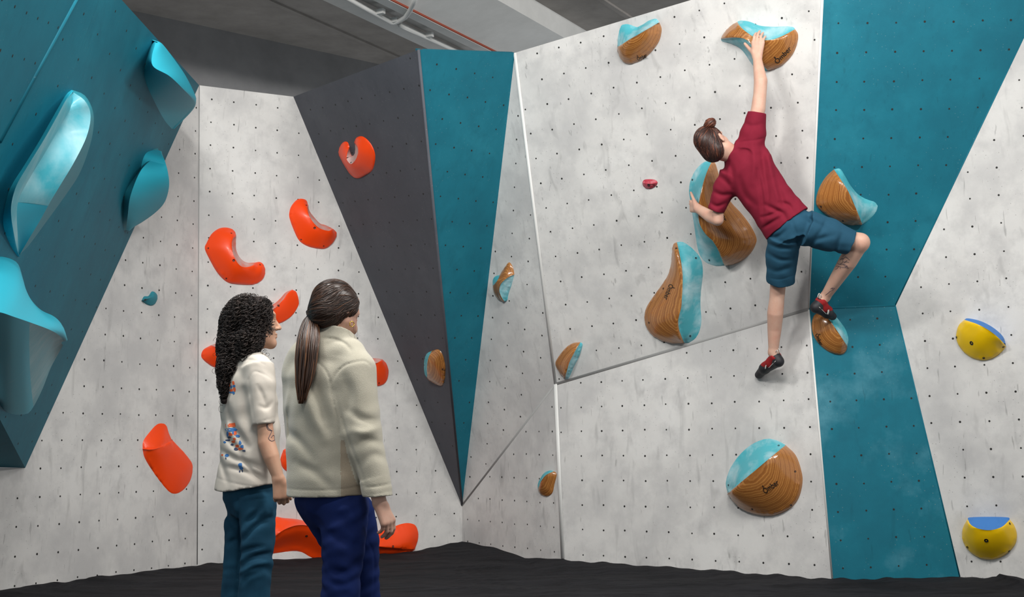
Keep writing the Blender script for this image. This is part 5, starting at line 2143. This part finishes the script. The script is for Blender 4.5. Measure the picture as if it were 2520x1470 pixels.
def build_climber():
    base = CG(1905, 940, 0.2)
    b = Sculpt(0.0045)
    oh = offset_on(HOLD_TOP, 1869, 100, pG)
    nG = pG.n
    iu = unit(CG(1900, 300, 0.3) - CG(1900, 400, 0.3))       # up the wall
    ir = unit(CG(2000, 300, 0.3) - CG(1900, 300, 0.3))       # to the right along the wall
    # raised arm and hand
    shR, elR, wrR = CG(1850, 335, 0.36), CG(1870, 232, 0.30), CG(1863, 140, oh + 0.045)
    b.limb([shR, CG(1866, 268, 0.325), elR, CG(1872, 200, 0.28), wrR], [0.045, 0.047, 0.043, 0.044, 0.028], 0.03)
    kn = CG(1866, 100, oh + 0.030)
    hand(b, wrR, kn - wrR, nG + 0.15 * iu, -1, [[0.30, 0.45, 0.3], [0.28, 0.42, 0.3], [0.30, 0.45, 0.3], [0.32, 0.5, 0.3]], 1.14, 0.25, tdir=CG(1836, 108, oh - 0.01) - CG(1858, 128, oh + 0.03), tcurl=0.1)
    # lower arm hugging the big hold
    shL, elL, wrL = CG(1787, 450, 0.40), CG(1766, 541, 0.42), CG(1717, 513, 0.30)
    b.limb([shL, CG(1769, 500, 0.425), elL, CG(1748, 533, 0.37), wrL], [0.034, 0.031, 0.041, 0.042, 0.030], 0.03)
    knL = CG(1690, 505, 0.20)
    hand(b, wrL, CG(1694, 506, 0.22) - wrL, -ir * 0.75 + nG * 0.65, 1, [[0.30, 0.6, 0.5], [0.35, 0.65, 0.5], [0.4, 0.7, 0.5], [0.5, 0.7, 0.5]], 1.05, tdir=CG(1696, 478, 0.23) - CG(1706, 500, 0.26), tcurl=-0.1)
    # trunk
    sU = CG(1850, 325, 0.36) - CG(1775, 450, 0.40)
    sP = CI(1992, 540, 0.40) - CG(1905, 592, 0.40)
    sides = [sU, sU * 0.7 + sP * 0.3, sU * 0.4 + sP * 0.6, sP]
    spine = [CG(1822, 383, 0.385), CG(1842, 420, 0.385), CG(1882, 478, 0.385), CG(1918, 528, 0.39), CG(1945, 562, 0.39)]
    b.loft(spine, [0.075, 0.13, 0.12, 0.10, 0.07], [0.05, 0.075, 0.08, 0.07, 0.05], sides, 0.03, False)
    # head tilted to the left, looking at the wall
    hc = CG(1756, 354, 0.47)
    up = unit(-0.62 * ir + 0.8 * iu + 0.05 * nG)
    fw = unit(0.10 * ir - 0.9 * nG + 0.15 * iu)
    A = axes3(fw, up)
    head(b, hc, A, 1.08, CG(1800, 382, 0.40), 0.048)
    b.cone(CG(1788, 366, 0.44), CG(1815, 386, 0.39), 0.048, 0.05, 0.03)
    # legs
    hL, kL = CG(1924, 588, 0.40), CG(1914, 706, 0.27)
    aL = pH.at(1903, 868, 0.185)
    b.limb([hL, kL, CG(1912, 735, 0.272), CG(1908, 770, 0.268), CG(1906, 808, 0.25), aL], [0.050, 0.052, 0.050, 0.0545, 0.048, 0.032], 0.03)
    hR, kR, aR = CI(1978, 562, 0.385), CI(2117, 597, 0.42), CJ(2030, 732, 0.24)
    b.limb([hR, kR], [0.050, 0.060], 0.01)
    cR = kR + (aR - kR) * 0.33
    b.limb([kR, cR + nG * 0.008, aR], [0.056, 0.060, 0.033], 0.02)
    # feet
    tL = [pH.at(1916, 890, 0.175), pH.at(1882, 907, 0.085), pH.at(1867, 923, 0.024)]
    ohf = offset_on(HOLD_FOOT, 2030, 800, pJ)
    tR = [CJ(2008, 757, 0.24), CJ(2036, 770, 0.16), CJ(2049, 779, 0.11)]
    for a, t in ((aL, tL), (aR, tR)):
        b.limb([a, t[0], t[1], t[2]], [0.033, 0.028, 0.026, 0.015], 0.02)
    p = skin_mesh('person', b, M['skin_pale'], None, base)
    tag(p, 'person climbing in a maroon shirt and petrol blue shorts, one arm stretched up', 'person')
    eyes(p, hc, A, 1.08)
    climbing_shoe(p, aL, *tL, nG)
    climbing_shoe(p, aR, *tR, pJ.n)
    # shirt
    t = Sculpt(0.005)
    sp2 = [CG(1817, 378, 0.385), CG(1838, 415, 0.385), CG(1880, 475, 0.385), CG(1915, 523, 0.39), CG(1948, 566, 0.395)]
    t.loft([CG(1799, 374, 0.415), CG(1822, 388, 0.39)], [0.066, 0.10], [0.062, 0.08], sU, 0.03)
    t.loft(sp2, [0.105, 0.175, 0.155, 0.160, 0.180], [0.075, 0.112, 0.112, 0.115, 0.122], sides, 0.03)
    t.loft([CG(1845, 365, 0.37), CG(1853, 330, 0.355), CG(1863, 277, 0.33)], [0.095, 0.085, 0.060], [0.085, 0.078, 0.060], ir, 0.04)
    t.loft([CG(1800, 435, 0.40), CG(1782, 465, 0.415), CG(1762, 518, 0.43)], [0.085, 0.075, 0.056], [0.085, 0.075, 0.060], ir, 0.04)
    hm = unit(CG(1948, 566, 0.39) - CG(1915, 523, 0.39))
    t.cut(CG(1946, 545, 0.39), hm + 0.0 * ir)
    for L, w, a in (([(1815, 352), (1832, 348), (1860, 345), (1886, 338)], 2.6, 0.0040),
                    ([(1765, 430), (1785, 445), (1800, 465)], 7, 0.0126),
                    ([(1795, 400), (1803, 425), (1800, 450)], 7, 0.0108),
                    ([(1850, 350), (1856, 400), (1852, 450)], 8, -0.0126),
                    ([(1872, 360), (1880, 420), (1890, 480), (1885, 520)], 7, 0.0144),
                    ([(1888, 370), (1900, 430), (1915, 490)], 7, -0.0126),
                    ([(1865, 420), (1875, 480), (1878, 540)], 6, 0.0144),
                    ([(1905, 440), (1925, 490), (1930, 520)], 7, 0.0108),
                    ([(1885, 505), (1905, 515), (1925, 525), (1935, 540)], 6, 0.0180),
                    ([(1875, 535), (1895, 530), (1915, 522)], 5, 0.0144),
                    ([(1880, 560), (1900, 548), (1922, 535)], 5, 0.0126),
                    ([(1920, 500), (1940, 505), (1950, 520)], 6, 0.0144),
                    ([(1755, 470), (1775, 480), (1800, 478)], 6, 0.0108),
                    ([(1750, 500), (1765, 508), (1785, 500)], 5, 0.0108),
                    ([(1830, 300), (1850, 310), (1875, 305)], 6, 0.0072),
                    ([(1820, 440), (1835, 480), (1860, 505)], 8, 0.0108)):
        t.fold(L, w, a)
    t.wrinkle(0.0020, 0.09, ir + 0.3 * iu, 11)
    skin_mesh('t_shirt', t, M['maroon'], p)
    # shorts
    s = Sculpt(0.005)
    s.loft([CG(1932, 528, 0.39), CG(1946, 560, 0.395), CG(1955, 585, 0.395)], [0.128, 0.158, 0.13], [0.088, 0.112, 0.11], sP, 0.03)
    s.loft([CG(1932, 580, 0.39), CG(1924, 630, 0.34), CG(1921, 692, 0.285)], [0.112, 0.106, 0.094], [0.11, 0.10, 0.092], ir, 0.03)
    hd = unit(CI(2095, 600, 0.42) - CI(1985, 560, 0.4))
    pr_ = np.cross(hd, nG)
    s.loft([CI(1985, 562, 0.395), CI(2040, 578, 0.41), CI(2093, 598, 0.42)], [0.120, 0.106, 0.082], [0.115, 0.104, 0.085], pr_, 0.03)
    for L, w, a in (([(1950, 545), (1960, 580), (1962, 610)], 4, 0.0060),
                    ([(1975, 530), (2000, 545), (2030, 560)], 7, 0.0108),
                    ([(1985, 610), (2010, 590), (2050, 580)], 7, 0.0126),
                    ([(1965, 615), (1990, 620), (2010, 640)], 6, 0.0108),
                    ([(2035, 540), (2020, 570), (2000, 590)], 6, 0.0090),
                    ([(1890, 600), (1920, 610), (1955, 612)], 6, 0.0108),
                    ([(1892, 625), (1920, 640), (1950, 640)], 6, 0.0090),
                    ([(1888, 660), (1915, 668), (1950, 655)], 7, 0.0090),
                    ([(1890, 684), (1920, 688), (1956, 677)], 2, 0.0020),
                    ([(2070, 580), (2060, 605), (2050, 630)], 6, 0.0090),
                    ([(1940, 560), (1920, 580), (1900, 585)], 6, 0.0108)):
        s.fold(L, w, a)
    s.wrinkle(0.0018, 0.08, ir * 0.5 + iu, 13)
    skin_mesh('shorts', s, M['shorts'], p)
    # hair with a small bun
    hs = Sculpt(0.004)

    def H(x, y, z):
        return hc + 1.08 * (A[0] * x + A[1] * y + A[2] * z)
    hs.ell(H(0, -0.022, 0.036), A, [0.086, 0.112, 0.098], 0.02)
    hs.ell(H(0, -0.058, -0.035), A, [0.078, 0.062, 0.080], 0.03)
    hs.cut(H(0, 0.062, 0), A[1] * 0.9 - A[2] * 0.35)
    cap = skin_mesh('hair', hs, M['hair_red'], p)
    set_tone(cap, np.full(len(o_tree[cap.name][0]), 0.28))
    bc = CG(1747, 305, 0.50)
    hb_ = Sculpt(0.004)
    hb_.ell(bc, A, [0.045, 0.040, 0.034], 0.01)
    bun = skin_mesh('hair_bun', hb_, M['hair_red'], p)
    set_tone(bun, np.full(len(o_tree[bun.name][0]), 0.7))
    S = Strands(5)
    r = np.random.default_rng(8)
    for path in surface_paths(cap, 700, 0.09, 0.010, lambda q, n: unit(bc - q), 0.0008, None, 0.12, 6):
        n = len(path)
        S.add(path, 0.0018 * np.sin(np.linspace(0.25, 2.9, n)), np.clip(r.normal(0.50, 0.24), 0, 1))
    for path in surface_paths(bun, 60, 0.07, 0.008, lambda q, n: np.cross(A[2], n), 0.0008, None, 0.1, 7):
        n = len(path)
        S.add(path, 0.0026 * np.sin(np.linspace(0.25, 2.9, n)), np.clip(r.normal(0.75, 0.18), 0, 1))
    S.build('hair_locks', M['hair_red'], p)
    # tattoos on the bent leg
    T = lambda x, y: (1980 + x / 7.35, 600 + y / 7.35)
    drawn(p, p, [[T(*q) for q in L] for L in (
        [(590, 350), (640, 375), (700, 370), (750, 390), (790, 440)], [(640, 375), (690, 330), (700, 280), (745, 235)], [(690, 330), (760, 330), (805, 340)],
        [(700, 280), (680, 270), (650, 290)], [(745, 235), (790, 270), (815, 300)], [(560, 410), (620, 410), (680, 430), (740, 430), (800, 445)],
        [(620, 410), (590, 450), (560, 465)], [(640, 420), (650, 460)], [(700, 370), (740, 410), (780, 400)], [(720, 350), (770, 300)], [(740, 430), (760, 400)],
        [(880, 500), (930, 470), (970, 410)], [(900, 520), (950, 450)],
        [(470, 820), (500, 800), (540, 805)], [(480, 850), (520, 835), (545, 800)], [(500, 800), (510, 840)], [(470, 850), (430, 890), (380, 930)])], 0.0015, M['tattoo'], 'tattoo', 'dark branching tattoo on the calf')['kind'] = 'stuff'
    return p


W3 = build_climber()
